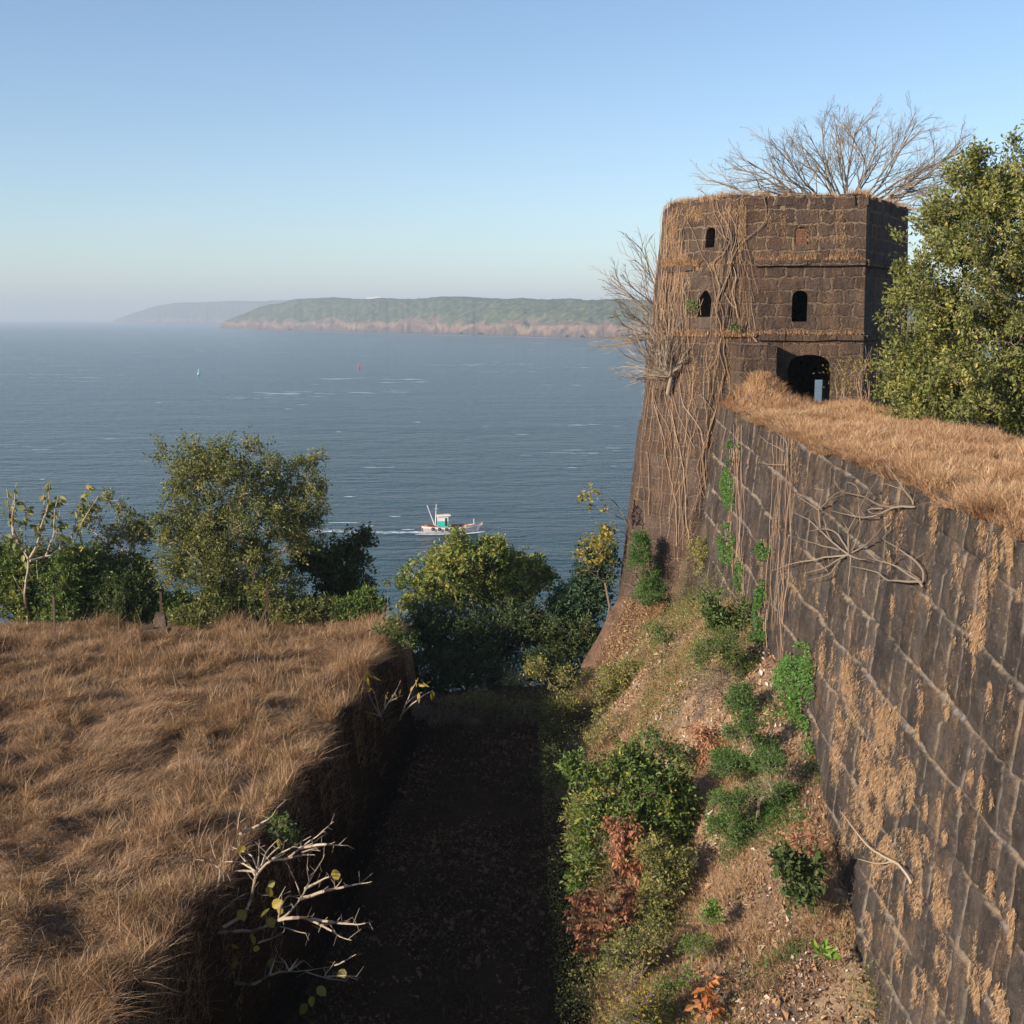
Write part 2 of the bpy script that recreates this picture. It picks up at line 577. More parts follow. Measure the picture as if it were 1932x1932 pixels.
n1, n2 = k.noise(p, 1.3, 6, .65), k.noise(p, 8, 5, .7)
c = k.ramp(k.math('ADD', k.math('MULTIPLY', n1, .5), k.math('MULTIPLY', n2, .5)), [(.34, (.055, .034, .026)), (.5, (.135, .080, .056)), (.64, (.22, .145, .105))])
M['laterite'] = k.set(c, .95, k.bump(k.math('ADD', n1, k.math('MULTIPLY', n2, .4)), 1.0, .2), .1)

# ------------------------------------------------------------------ sea
k = NT('sea_water')
p = k.pos()
h1 = k.noise(k.scaled(p, (.012, .034, .03)), 1.0, 5, .6)
h2 = k.noise(k.scaled(p, (.09, .20, .1)), 1.0, 4, .62)
h3 = k.noise(k.scaled(p, (.55, 1.0, .5)), 1.0, 3, .6)
hh = k.math('ADD', k.math('MULTIPLY', h1, 6.5), k.math('ADD', k.math('MULTIPLY', h2, 4.2), k.math('MULTIPLY', h3, 1.1)))
nr = k.bump(hh, 1.0, 1.0)
big = k.noise(k.scaled(p, (.004, .011, .01)), 1.0, 4, .6)
deep = k.mix(big, (.006, .036, .056), (.014, .064, .090))
# breaking crests
wc = k.math('MULTIPLY', k.noise(k.scaled(p, (.05, .21, .1)), 1.0, 5, .6), k.noise(k.scaled(p, (.009, .017, .01)), 1.0, 2, .5))
cap = k.ramp(wc, [(.405, (0, 0, 0)), (.435, (1, 1, 1))])
c = k.mix(cap, deep, (.62, .66, .68))
M['sea'] = k.set(c, k.math('ADD', .16, k.math('MULTIPLY', cap, .6)), nr, .38)
k.b.inputs['IOR'].default_value = 1.33
RS = 14500
mb = MB()
th = np.linspace(0, 2 * math.pi, 97)[:-1]
rs = [60, 200, 600, 1500, 4000, RS]
V = np.stack([np.stack([r_ * np.cos(th), r_ * np.sin(th), np.full(96, SEA)], -1) for r_ in rs])
V = np.concatenate([V, V[:, :1]], 1)
mb.grid(V)
cv = np.concatenate([[[0, 0, SEA]], V[0]])
mb.add(cv, tris=[[0, i, i + 1] for i in range(1, 97)])
sea = tag(mb.build('sea', M['sea']), kind='structure')

# haze round everything, sky outside
k = NT('haze_air')
k.t.nodes.remove(k.b)
vol = k.n('VolumePrincipled')
vol.inputs['Color'].default_value = (.66, .78, .94, 1)
vol.inputs['Density'].default_value = .00015
vol.inputs['Anisotropy'].default_value = 0.0
k.l(vol.outputs[0], k.out.inputs['Volume'])
mb = MB()
ZB, ZT = SEA - 5.0, 175.0
mb.box((0, 0, (ZB + ZT) / 2), (30400, 30400, ZT - ZB))
haze = tag(mb.build('haze', k.m), 'pale bluish sea haze in the air over the bay', kind='stuff')

# ------------------------------------------------------------------ far headlands


def headland(name, key, r_of, top_of, rmax, seed, label):
    k = NT(key)
    p = k.pos()
    sp = k.n('SeparateXYZ')
    k.l(p, sp.inputs[0])
    hgt = k.math('SUBTRACT', sp.outputs[2], SEA)
    n1 = k.noise(p, .012, 5, .65)
    n2 = k.noise(p, .05, 4, .7)
    veg = k.ramp(n2, [(.34, (.014, .028, .010)), (.5, (.05, .075, .026)), (.66, (.15, .145, .065))])
    soil = k.ramp(n2, [(.3, (.09, .055, .040)), (.5, (.19, .12, .085)), (.7, (.26, .18, .13))])
    rock = k.ramp(k.noise(k.scaled(p, (1, 1, .25)), .08, 5, .7), [(.3, (.035, .026, .022)), (.7, (.15, .10, .075))])
    a = k.math('ADD', hgt, k.math('MULTIPLY', k.math('SUBTRACT', n1, .5), 95))
    c = k.mix(k.math('SMOOTH_MIN', 1.0, k.math('MULTIPLY', k.math('SUBTRACT', a, 11), .12, clamp=True), .01), rock, soil)
    c = k.mix(k.math('MULTIPLY', k.math('SUBTRACT', a, 27), .08, clamp=True), c, veg)
    m = k.set(c, .95, k.bump(n2, 1.0, 4.0), .05)
    pxs = np.linspace(r_of[0][0], r_of[0][-1], 420)
    rr = np.interp(pxs, r_of[0], r_of[1])
    sx = (pxs - PW / 2) / (FOC * PW)
    rr = rr * (1 + .012 * (fbm(pxs * .05, 0, 0, seed) - .5) + (.006 if seed == 11 else .0006) * (vnoise(pxs * .35, 0, 0, seed + 9) - .5))
    tops = np.interp(pxs, top_of[0], top_of[1])
    t = np.concatenate([np.linspace(0, 60, 14), np.linspace(66, 520, 60), np.linspace(540, rmax, 34)])
    Rg = rr[:, None] + t[None]
    X = sx[:, None] * Rg
    Y = np.broadcast_to(Rg, X.shape)
    cliff = 20 + 14 * fbm(X * .01, Y * .01, 0, seed + 3)
    prof = cliff * smooth((t[None] + 25 * (vnoise(X * .03, Y * .03, 0, seed + 1) - .5)) / 26)
    inner = smooth((t[None] - 20) / 420) ** .8
    Z = prof + (tops[:, None] - cliff) * inner
    Z = Z + inner * (9 * (fbm(X * .022, Y * .022, 0, seed + 2, 4) - .5) + 10 * (vnoise(X * .006, Y * .006, 0, seed + 4) - .5) * (t[None] > 60))
    Z = Z + smooth(t[None] / 90) * (5.0 * vnoise(X * .07, Y * .07, 0, seed + 5) + 5.0 * vnoise(X * .035, Y * .02, 0, seed + 6))
    Z = Z - 14 * smooth(1 - abs(t[None] - 90) / 90) * smooth((fbm(X * .012, Y * .004, 0, seed + 8, 3) - .45) * 4)
    end = smooth((rmax - t[None]) / 300)
    Z = Z * end - 3 * (t[None] < 1) - 2 * (1 - end)
    Z = np.minimum(Z, tops[:, None] + 12)
    mb = MB()
    mb.grid(np.stack([X, Y, Z + SEA], -1)[:, ::-1])
    o = mb.build(name, m, smooth_=True)
    o['label'] = label
    return tag(o, kind='structure')


headland('headland', 'near_headland',
         ([421, 430, 470, 560, 700, 850, 1000, 1176, 1300, 1500, 1800, 2050], [5700, 5450, 5050, 4600, 4100, 3650, 3180, 2790, 2600, 2400, 2200, 2000]),
         ([421, 430, 460, 500, 560, 650, 800, 1000, 1200, 2050], [2, 16, 48, 80, 104, 108, 101, 88, 79, 72]), 2400, 11,
         'long green headland with a red earth cliff along its foot')
headland('hill', 'far_headland',
         ([222, 240, 300, 400, 520, 640], [11200, 10500, 10200, 10000, 9600, 9200]),
         ([222, 250, 300, 340, 430, 640], [6, 56, 120, 150, 160, 165]), 1400, 23,
         'fainter headland fading into haze beyond the green one')

rng = np.random.default_rng(5)
M['farwhite'] = plain('distant_plaster', (.85, .84, .82), .8, .2, .05, .2)
M['farglass'] = plain('distant_window', (.06, .07, .08), .4, .4, .1, .2)
for i, (px, y0, w, n, lab) in enumerate([(664, 562, 26, 1, 'low white house on the skyline of the headland, apart from the others'),
                                         (700, 561, 30, 2, 'white two storey block on the headland skyline, lowest of the cluster'),
                                         (712, 560, 20, 3, 'tallest white block on the headland skyline'),
                                         (724, 561, 26, 2, 'white block with dark windows beside the tallest one on the headland')]):
    c = at(px, 564.2, 5000)
    b = empty('distant_building', (c[0], c[1], c[2] - 6), lab, 'building', 'white buildings on the far headland')
    mb = MB()
    hb = 4.0 * n + 4
    mb.box((c[0], c[1], c[2] - 6 + hb / 2), (w, 12, hb))
    mb.build('wall', M['farwhite'], b)
    mb = MB()
    mb.box((c[0], c[1], c[2] - 5.4 + hb), (w + 1.5, 13.5, 1.2))
    mb.build('roof', M['farwhite'], b)
    for fl in range(n):
        for q in range(3):
            mb = MB()
            mb.box((c[0] + (q - 1) * w * .3, c[1] - 6.05, c[2] - 1.5 + 4 * fl + 2), (2.4, .3, 2))
            mb.build('window', M['farglass'], b)

# ------------------------------------------------------------------ terrain
EDGE = ([0, 20.8, 26, 30.8, 43.3, 48, 60], [-8.0, -7.15, -6.5, -5.75, -4.95, -4.7, -4.3])
XF = ([0, 27, 40, 50], [1.5, 1.8, 2.2, 2.2])
ZBASE = ([0, 17, 23.3, 24.3, 28.8, 31.2, 36, 42.5, 49, 53], [-15, -14.7, -13.8, -13.4, -11.7, -10.5, -9.9, -9.8, -11.0, -12.0])
PATH = None


def ridge_mound(x, y):
    return .85 * (fbm(x * .55, y * .55, 0, 41, 3) - .5) + .42 * (vnoise(x * 1.35, y * 1.35, 0, 47) - .5)


def terrain(x, y):
    x, y = np.broadcast_arrays(np.asarray(x, float), np.asarray(y, float))
    ex = np.interp(y, *EDGE) + .5 * (fbm(y * .6, x * .1, 0, 3) - .5)
    terr = -12.0 + ridge_mound(x, y) * (1 - .6 * smooth((y - 45) / 3)) - .15 * smooth((y - 46) / 2)
    flo = -15.9 + .22 * (fbm(x * .8, y * .8, 0, 7) - .5) + .22 * (vnoise(x * 2.3, y * 2.3, 0, 9) - .5) + .45 * smooth((y - 48.6 - .9 * (vnoise(x * .9, 2, 0, 15) - .5)) / .9)
    t = smooth((x - ex - .1) / (.45 + .3 * vnoise(y * .9, 0, 0, 5)))
    z = terr + (flo - terr) * t
    xf = np.interp(y, *XF) + .7 * (fbm(y * .5, 3, 0, 13) - .5) + .8 * (vnoise(y * 1.1, 5, 0, 14) - .5)
    zb = np.interp(y, *ZBASE)
    tb = np.clip((x - xf) / (7.5 - xf), 0, 1)
    rise = (zb - flo) * (0.55 * tb + .45 * smooth(tb))
    bumps = (.65 * (fbm(x * .55, y * .55, 0, 19, 4) - .5) + .22 * (vnoise(x * 2.2, y * 2.2, 0, 29) - .5)) * smooth(tb * 4) * (1 - .7 * smooth((x - 6.5) / 1.2))
    z = z + np.where(tb > 0, rise + bumps, 0)
    inside = smooth((x - 8.7) / .5)
    z = z + inside * (-5.0 + .2 * (fbm(x * .5, y * .5, 0, 51) - .5) - z)
    y0 = np.interp(x, [-60, -6, -3, 2, 5, 9, 20, 40], [48.3, 49.1, 51.0, 51.6, 54, 58.5, 61, 62])
    d = np.maximum(0, y - y0 + .8 * (vnoise(x * .4, y * .2, 0, 61) - .5))
    z = z - .80 * (d - 1.6 * (1 - np.exp(-d / 1.6))) + .8 * (fbm(x * .3, y * .3, 0, 71) - .5) * smooth(d / 4)
    return np.maximum(z, SEA - 3.5)


def ground_hit(px, py, lo=8.0, hi=110.0):
    """where the sight line through a pixel meets the ground"""
    r = ray(px, py)
    ys = np.linspace(lo, hi, 2600)
    P = r[None] * (ys / r[1])[:, None]
    below = P[:, 2] < terrain(P[:, 0], P[:, 1])
    i = int(np.argmax(below)) if below.any() else len(ys) - 1
    q = P[i].copy()
    q[2] = float(terrain(q[0], q[1]))
    return q


k = NT('soil')
p = k.pos()
a = k.n('Attribute', attribute_name='tint').outputs['Fac']
n1 = k.noise(p, 1.1, 6, .65)
n2 = k.noise(p, 11, 5, .7)
n3 = k.noise(p, .45, 3, .5)
dry = k.ramp(k.math('ADD', k.math('MULTIPLY', n1, .5), k.math('MULTIPLY', n2, .5)), [(.3, (.13, .088, .058)), (.5, (.27, .188, .125)), (.68, (.42, .315, .22))])
rock = k.ramp(n2, [(.3, (.075, .058, .050)), (.7, (.17, .125, .10))])
dry = k.mix(k.ramp(n3, [(.52, (0, 0, 0)), (.60, (1, 1, 1))]), dry, rock)
shade_soil = k.ramp(n2, [(.3, (.022, .012, .006)), (.55, (.050, .028, .014)), (.75, (.095, .058, .032))])  # ditch soil, colour lowered to deepen the terrace shadow
c = k.mix(a, dry, shade_soil)
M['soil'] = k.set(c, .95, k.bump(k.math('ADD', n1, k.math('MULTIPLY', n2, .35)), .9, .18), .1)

gx = np.concatenate([np.linspace(-62, -26, 36), np.linspace(-25.6, -8, 110), np.linspace(-7.9, 9.6, 176), np.linspace(9.8, 60, 60)])
gy = np.concatenate([np.linspace(-12, 14, 40), np.linspace(14.3, 56, 280), np.linspace(56.4, 116, 90)])
GX, GY = np.meshgrid(gx, gy, indexing='ij')
GZ = terrain(GX, GY)
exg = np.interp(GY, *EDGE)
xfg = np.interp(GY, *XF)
shade_k = smooth((GX - exg + .15) / .5) * (1 - smooth((GX - xfg) / 1.2)) * (1 - smooth((GY - 48.4) / .6))  # where soil is painted shade-dark; stops at the sunlit far strip
mb = MB()
mb.grid(np.stack([GX, GY, GZ], -1), shade_k)
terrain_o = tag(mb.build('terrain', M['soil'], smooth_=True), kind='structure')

# ------------------------------------------------------------------ watchtower
Z_TOP, Z_BOT = 4.60, -14.0
TP = np.array([[13.85, 51.2], [17.5, 57.9], [17.0, 63.6], [9.0, 64.4], [6.63, 57.3], [6.65, 54.9], [8.75, 52.2]])  # R, B, back, back, K, L, M
OFFS = [.5, 1.0, 1.0, 1.5, 2.1, 1.9, .95]          # outward run of each facet (i to i+1) at the foot
NF = len(TP)


def facet_n(i):
    a, b = TP[i], TP[(i + 1) % NF]
    d = (b - a) / np.linalg.norm(b - a)
    return np.array([d[1], -d[0]])


def poly_at(z, extra=0.0):
    f = (Z_TOP - z) / (Z_TOP - Z_BOT)
    out = []
    for i in range(NF):
        n0, n1 = facet_n(i - 1), facet_n(i)
        c0 = n0 @ TP[i] + OFFS[i - 1] * f + extra
        c1 = n1 @ TP[i] + OFFS[i] * f + extra
        out.append(np.linalg.solve(np.array([n0, n1]), np.array([c0, c1])))
    return np.array(out)


def facet_plane(i):
    n2 = facet_n(i)
    slope = OFFS[i] / (Z_TOP - Z_BOT)
    n = np.array([n2[0], n2[1], slope])
    n /= np.linalg.norm(n)
    return np.array([*TP[i], Z_TOP]), n


def on_facet(i, px, py, off=0.0):
    p0, n = facet_plane(i)
    r = ray(px, py)
    t = (p0 @ n) / (r @ n)
    return (r * t[..., None] if r.ndim > 1 else r * t) + n * off


def on_tower(px, py, off=0.05):
    """sight line to the visible front facets (5: slanted facet, 6: front facet, 4: seaward edge)"""
    for i in (6, 5, 4):
        q = on_facet(i, px, py)
        P = poly_at(q[2])
        a, b = P[i], P[(i + 1) % NF]
        s = (q[:2] - a) @ (b - a) / ((b - a) @ (b - a))
        if -0.02 <= s <= 1.02 or i == 4:
            return q + facet_plane(i)[1] * off, i


def solid(polys, name='tmp'):
    """closed loft through polygons [(poly, z)]"""
    bm = bmesh.new()
    rings = [[bm.verts.new((p[0], p[1], z)) for p in poly] for poly, z in polys]
    n = len(rings[0])
    for a, b in zip(rings[:-1], rings[1:]):
        for i in range(n):
            bm.faces.new((a[i], a[(i + 1) % n], b[(i + 1) % n], b[i]))
    bm.faces.new(rings[0][::-1])
    bm.faces.new(rings[-1])
    bmesh.ops.recalc_face_normals(bm, faces=bm.faces)
    me = bpy.data.meshes.new(name)
    bm.to_mesh(me)
    bm.free()
    o = bpy.data.objects.new(name, me)
    COL.objects.link(o)
    return o


def prism(outline, d, back, front):
    """outline: 3D points in a plane, swept along direction d"""
    bm = bmesh.new()
    A = [bm.verts.new(q + d * front) for q in outline]
    B = [bm.verts.new(q - d * back) for q in outline]
    n = len(A)
    for i in range(n):
        bm.faces.new((A[i], A[(i + 1) % n], B[(i + 1) % n], B[i]))
    bm.faces.new(A[::-1])
    bm.faces.new(B)
    bmesh.ops.recalc_face_normals(bm, faces=bm.faces)
    me = bpy.data.meshes.new('tmp')
    bm.to_mesh(me)
    bm.free()
    o = bpy.data.objects.new('tmp', me)
    COL.objects.link(o)
    return o


def arch_outline(c, tx, w, z0, z1, kind='round', n=9):
    """opening of width w from z0 to z1 round the centre line through c along tx"""
    tx = np.array([tx[0], tx[1], 0.0])
    up = np.array([0, 0, 1.0])
    hw = w / 2
    pts = [(-hw, z0), (hw, z0)]
    if kind == 'flat':
        pts += [(hw, z1), (-hw, z1)]
    else:
        rise = {'round': hw * .95, 'point': hw * 1.25, 'low': hw * .62}[kind]
        zs = z1 - rise
        for j in range(n + 1):
            a = math.pi * j / n
            x = math.cos(a) * hw
            y = math.sin(a) ** (.8 if kind != 'point' else 1.0) * rise
            if kind == 'point':
                y = rise * (1 - abs(x) / hw) ** .75
            pts.append((x, zs + y))
    return [np.array([c[0], c[1], 0]) + tx * x + up * z for x, z in pts]


tower = empty('watchtower', (11.5, 58, Z_BOT), 'ruined polygonal watchtower of dark laterite blocks above the sea', 'tower')
body = solid([(poly_at(Z_BOT), Z_BOT), (poly_at(Z_TOP), Z_TOP)])
room = solid([(poly_at(Z_TOP, -1.25), -4.7), (poly_at(Z_TOP, -1.25), 4.0)])
cut = [room]


def opening(i, x0, x1, ytop, ybot, kind, depth=2.2):
    cx = (x0 + x1) / 2
    a, b = on_facet(i, x0, (ytop + ybot) / 2), on_facet(i, x1, (ytop + ybot) / 2)
    zt, zb = on_facet(i, cx, ytop)[2], on_facet(i, cx, ybot)[2]
    n2 = facet_n(i)
    c = (a + b) / 2
    tx = np.array([-n2[1], n2[0]])
    w = np.linalg.norm((b - a)[:2])
    n3 = np.array([n2[0], n2[1], 0])
    cut.append(prism(arch_outline(c, tx, w, zb, zt, kind), n3, depth, 1.2))
    return c, tx, w, zb, zt, n3


opening(6, 1486, 1566, 669, 775, 'low', 2.4)                  # doorway
opening(6, 1494, 1524, 548, 607, 'round')                     # front window
niche = opening(6, 1499, 1525, 428, 461, 'round', .16)        # blocked niche
opening(5, 1332, 1349, 429, 467, 'round')
opening(5, 1317, 1342, 545, 598, 'point')
opening(5, 1366, 1371, 578, 602, 'flat', 1.0)                 # slits
opening(5, 1287, 1291, 431, 462, 'flat', 1.0)
opening(5, 1379, 1384, 440, 466, 'flat', 1.0)
opening(5, 1284, 1288, 612, 640, 'flat', 1.0)
opening(5, 1304, 1309, 712, 726, 'flat', .8)
opening(5, 1366, 1375, 762, 773, 'flat', .8)
cut.append(prism([np.array([x, 63.0, z]) for x, z in ((14.75, -4.6), (15.5, -4.6), (15.5, -3.02), (14.75, -3.02))], np.array([0, 1.0, 0]), 2.0, 4.0))
# shallow recess high on the seaward edge
opening(4, 1202, 1214, 719, 795, 'flat', .5)
for cobj in cut:
    md = body.modifiers.new('cut', 'BOOLEAN')
    md.operation = 'DIFFERENCE'
    md.solver = 'EXACT'
    md.object = cobj
dg = bpy.context.evaluated_depsgraph_get()
me = bpy.data.meshes.new_from_object(body.evaluated_get(dg))
for cobj in cut + [body]:
    bpy.data.objects.remove(cobj, do_unlink=True)
me.name = 'wall'
me.transform(__import__('mathutils').Matrix.Translation((-11.5, -58, -Z_BOT)))
me.materials.clear()
me.materials.append(M['tower_stone'])
facet_uv(me, (11.5, 58, Z_BOT))
tw = bpy.data.objects.new('wall', me)
COL.objects.link(tw)
tw.parent = tower

rng = np.random.default_rng(8)
# bricked-up niche
c_, tx_, w_, zb_, zt_, n3_ = niche
mb = MB()
inn = np.array([c_[0], c_[1], 0]) - n3_ * .10
for r_ in range(6):
    zz = zb_ + (zt_ - zb_) * (r_ + .5) / 6.6
    off = .5 if r_ % 2 else 0
    for q in range(3):
        x = (q - 1 + (off - .25)) * w_ / 3
        if abs(x) < w_ * .42:
            mb.box(inn + np.array([tx_[0] * x, tx_[1] * x, zz]), (w_ / 3 * .95, .12, (zt_ - zb_) / 6.6 * .92), math.atan2(tx_[1], tx_[0]), .006, rng)
mb.build('blocked_niche', M['brick_fill'], tower, uv='facet')


def facet_strip(i, s0, s1, z0, z1, proud, mb, rng, blocks, drop=0.0, jit=.02, depth=.5):
    """a course of single stones along facet i between fractions s0 and s1"""
    P = poly_at((z0 + z1) / 2)
    a, b = P[i], P[(i + 1) % NF]
    n2 = facet_n(i)
    cuts = np.sort(np.concatenate([[s0, s1], s0 + (s1 - s0) * (np.arange(1, blocks) + rng.uniform(-.25, .25, blocks - 1)) / blocks]))
    L = np.linalg.norm(b - a)
    ang = math.atan2((b - a)[1], (b - a)[0])
    for c0, c1 in zip(cuts[:-1], cuts[1:]):
        if rng.random() < drop:
            continue
        q = a + (b - a) * (c0 + c1) / 2
        pr = proud * rng.uniform(.7, 1.15)
        hh = (z1 - z0) * rng.uniform(.85, 1.1)
        cen = np.array([*(q + n2 * (pr - depth / 2)), (z0 + z1) / 2])
        mb.box(cen, ((c1 - c0) * L * .985, depth, hh), ang, jit, rng)


# string courses
for zc, s0, s1, s5 in ((2.12, 0.22, 1.0, (.05, .55)), (-.80, .30, 1.0, None)):
    # facet 6 runs from M to R
    for fi, f0, f1, za, zb2, pr, nb in ((6, s0, s1, zc - .12, zc + .10, .16, 4), (0, 0.0, 1.0, zc - .13, zc + .10, .15, 6)) + (
            ((5, s5[0], s5[1], zc - .25, zc, .10, 4),) if s5 else ()):
        mb = MB()
        facet_strip(fi, f0, f1, za, zb2, pr, mb, rng, nb, 0, .015)
        mb.build('string_course', M['tower_stone'], tower, uv='facet')
# broken top course
mb = MB()
facet_strip(6, -.01, 1.01, Z_TOP - .25, Z_TOP + .16, .02, mb, rng, 11, .25, .03, .7)
facet_strip(5, 0, 1, Z_TOP - .25, Z_TOP + .10, .02, mb, rng, 8, .3, .03, .7)
facet_strip(0, 0, 1, Z_TOP - .25, Z_TOP + .12, .02, mb, rng, 12, .3, .03, .7)
mb.build('coping', M['tower_stone'], tower, uv='facet')
# broken side wall beside the doorway
sa = on_facet(6, 1393, 690)
sb = on_facet(6, 1481, 690)
mb = MB()
rng = np.random.default_rng(3)
zz, row = -4.0, 0
ztops = -.98
while zz < ztops - .05:
    hh = min(.58, ztops - zz)
    x = sa[0] - .3
    while x < sb[0] - .75:
        ww = min(rng.uniform(.7, 1.1), sb[0] - .72 - x)
        if ww < .2:
            break
        yf = 49.6 + rng.normal(0, .015)
        mb.box(((x + x + ww) / 2, (yf + 52.3) / 2, zz + hh / 2), (ww * .99, 52.3 - yf, hh * .985), 0, .012, rng)
        x += ww
    zz += hh
    row += 1
mb.build('side_wall', M['tower_stone'], tower, uv='facet')
# sloping footing of red laterite at the seaward corner
pa, pb = at(1168, 1128, 53.6), at(1095, 1258, 52.0)
pc, pd_ = at(1255, 1148, 52.0), at(1215, 1275, 48.9)
mb = MB()
nseg, nw = 44, 30
V = np.zeros((nseg, nw, 3))
for i in range(nseg):
    f = i / (nseg - 1)
    l0, l1 = pa * (1 - f) + pb * f, pc * (1 - f) + pd_ * f
    g = (np.arange(nw) / (nw - 1))[:, None]
    V[i] = l0 * (1 - g) + l1 * g
V[..., 2] += .34 * (fbm(V[..., 0] * 1.1, V[..., 1] * 1.1, 0, 77, 4) - .5)
V[..., 1] += .20 * (fbm(V[..., 0] * 1.7, V[..., 2] * 1.7, 0, 78, 3) - .5)
mb.grid(V)
Vb = V + np.array([.8, 2.4, -4.2])
mb.grid(Vb[:, ::-1])
mb.grid(np.stack([V[:, 0], Vb[:, 0]], 1))
mb.grid(np.stack([V[0], Vb[0]], 1)[::-1])
mb.grid(np.stack([V[-1], Vb[-1]], 1))
mb.build('sloping_foot', M['laterite'], tower, smooth_=True)

FOOT = V.copy()
# ------------------------------------------------------------------ rampart wall
WX, WT, BAT, WEND = 8.25, -3.45, .10, 51.6
W_IN = 13.3


def wall_x(z, y=30.0):
    return WX - BAT * (WT - z)


def on_wall(px, py, off=0.0):
    r = ray(px, py)
    n = np.array([-1, 0, BAT])
    t = (n @ np.array([WX, 0, WT])) / (r @ n)
    n = n / np.linalg.norm(n)
    return (r * t[..., None] if r.ndim > 1 else r * t) + n * off


def walk_z(x, y):
    z = WT - .05 + .35 * (fbm(x * .5, y * .5, 0, 91) - .45)
    z = z + 1.15 * np.exp(-((x - 9.5) / .9) ** 2 - ((y - 49.0) / .9) ** 2)
    z = z - .55 * smooth((y - 49.8) / 1.2) * smooth((x - 10.3) / .6)
    return z + .10 * smooth((x - WX) / 2.0)


rampart = empty('rampart_wall', (10.5, 25, -15), 'long battered laterite rampart with pale mortar lines, running to the tower', 'wall')
ys = np.concatenate([np.linspace(2, 15.4, 50), np.arange(15.44, WEND, .037)])
NY = len(ys)
zs = np.concatenate([np.linspace(-17, -15.6, 8), np.arange(-15.56, WT, .037), [WT]])
YY, ZZ = np.meshgrid(ys, zs, indexing='ij')
BASE_X = WX - BAT * (WT - ZZ) + .10 * (fbm(YY * .35, ZZ * .35, 0, 81) - .5) + .05 * (vnoise(YY * 1.3, ZZ * 1.3, 0, 83) - .5)
rngw = np.random.default_rng(51)
VV = ZZ - .05 * YY + .22 * (fbm(YY * .5, ZZ * .5, 0, 401, 3) - .5) + .05 * (vnoise(YY * 3.1, ZZ * 3.1, 0, 402) - .5)
UU = YY + .16 * (fbm(YY * .6, ZZ * .6, 0, 403, 3) - .5) + .07 * (vnoise(YY * 2.7, ZZ * 2.7, 0, 404) - .5)
rl = -20 + np.cumsum(rngw.uniform(1.0, 1.38, 20))
ri = np.clip(np.searchsorted(rl, VV), 1, len(rl) - 1)
dv = np.minimum(np.abs(VV - rl[ri - 1]), np.abs(rl[ri] - VV))
du = np.full(YY.shape, 9.0)
btone = np.zeros(YY.shape)
boff = np.zeros(YY.shape)
for r_ in range(1, len(rl)):
    m = ri == r_
    if not m.any():
        continue
    jl = rngw.uniform(0, 1) + np.cumsum(rngw.uniform(.42, .86, 110))
    k_ = np.clip(np.searchsorted(jl, UU[m]), 1, len(jl) - 1)
    du[m] = np.minimum(np.abs(UU[m] - jl[k_ - 1]), np.abs(jl[k_] - UU[m]))
    btone[m] = rngw.uniform(0, 1, 120)[k_]
    boff[m] = rngw.uniform(-1, 1, 120)[k_]
n_a = fbm(YY * 1.6, ZZ * 1.6, 0, 411, 4)
n_b = vnoise(YY * 9, ZZ * 9, 0, 412)
n_c = vnoise(YY * .45, ZZ * .45, 0, 413)
wv_ = .012 + .085 * n_a * smooth((n_c - .12) / .25)
wu_ = .014 + .050 * fbm(YY * 1.9, ZZ * 1.1, 0, 414, 3) * smooth((vnoise(YY * .6, ZZ * .4, 0, 415) - .15) / .25)
jc = np.clip((wv_ - dv) / .03, 0, 1)
ju = np.clip((wu_ - du) / .022, 0, 1) * .85
joint = np.maximum(jc, ju) * (.50 + .50 * smooth((n_b - .2) / .3)) * (.70 + .30 * smooth((n_a - .3) / .2))
dd_ = np.minimum(dv, du)
relief = .030 * boff - .050 * np.exp(-(dd_ / .045) ** 2) - .018 * np.exp(-(dd_ / .16) ** 2)
relief = relief + .034 * (fbm(YY * 3.3, ZZ * 3.3, 0, 421, 4) - .5) + .016 * (n_b - .5) - .045 * smooth((vnoise(YY * 5.3, ZZ * 5.3, 0, 423) - .74) / .12)
XX = BASE_X - relief
rim = .22 * (vnoise(ys * 1.1, 0, 0, 85) - .3)
ZZ[:, -1] += rim
mb = MB()
mb.grid(np.stack([XX, YY, ZZ], -1)[:, ::-1], btone[:, ::-1])
face = mb.build('wall_face', M['wall_stone'], rampart, smooth_=True)
ja = face.data.attributes.new('joint', 'FLOAT', 'POINT')
ja.data.foreach_set('value', np.ascontiguousarray(joint[:, ::-1]).ravel().astype(np.float32))
xs2 = np.linspace(0, 1, 40)
V = np.zeros((NY, 42, 3))
for j in range(40):
    x = XX[:, -1] + (W_IN - XX[:, -1]) * xs2[j]
    V[:, j + 1] = np.stack([x, ys, walk_z(x, ys) if j else ZZ[:, -1]], -1)
V[:, 0] = np.stack([XX[:, -1], ys, ZZ[:, -1] - .002], -1)
V[:, 41] = np.stack([np.full(NY, W_IN), ys, np.full(NY, -6.0)], -1)
mb = MB()
mb.grid(V, 0.0)
mb.build('walkway', M['soil'], rampart, smooth_=True)
# ------------------------------------------------------------------ grass and ground cover


def in_frame(P, m=.06):
    d = P[:, 1] * CT - P[:, 2] * ST
    u = P[:, 0] / d * FOC + .5
    v = .5 - (P[:, 1] * ST + P[:, 2] * CT) / d * FOC
    return (u > -m) & (u < 1 + m) & (v > -m) & (v < 1 + m)


rng = np.random.default_rng(21)
# trodden strip across the terrace
PATH = np.array([ground_hit(*q)[:2] for q in ((470, 1268), (360, 1300), (250, 1325), (210, 1390), (260, 1440), (190, 1500), (90, 1580), (-60, 1690))])


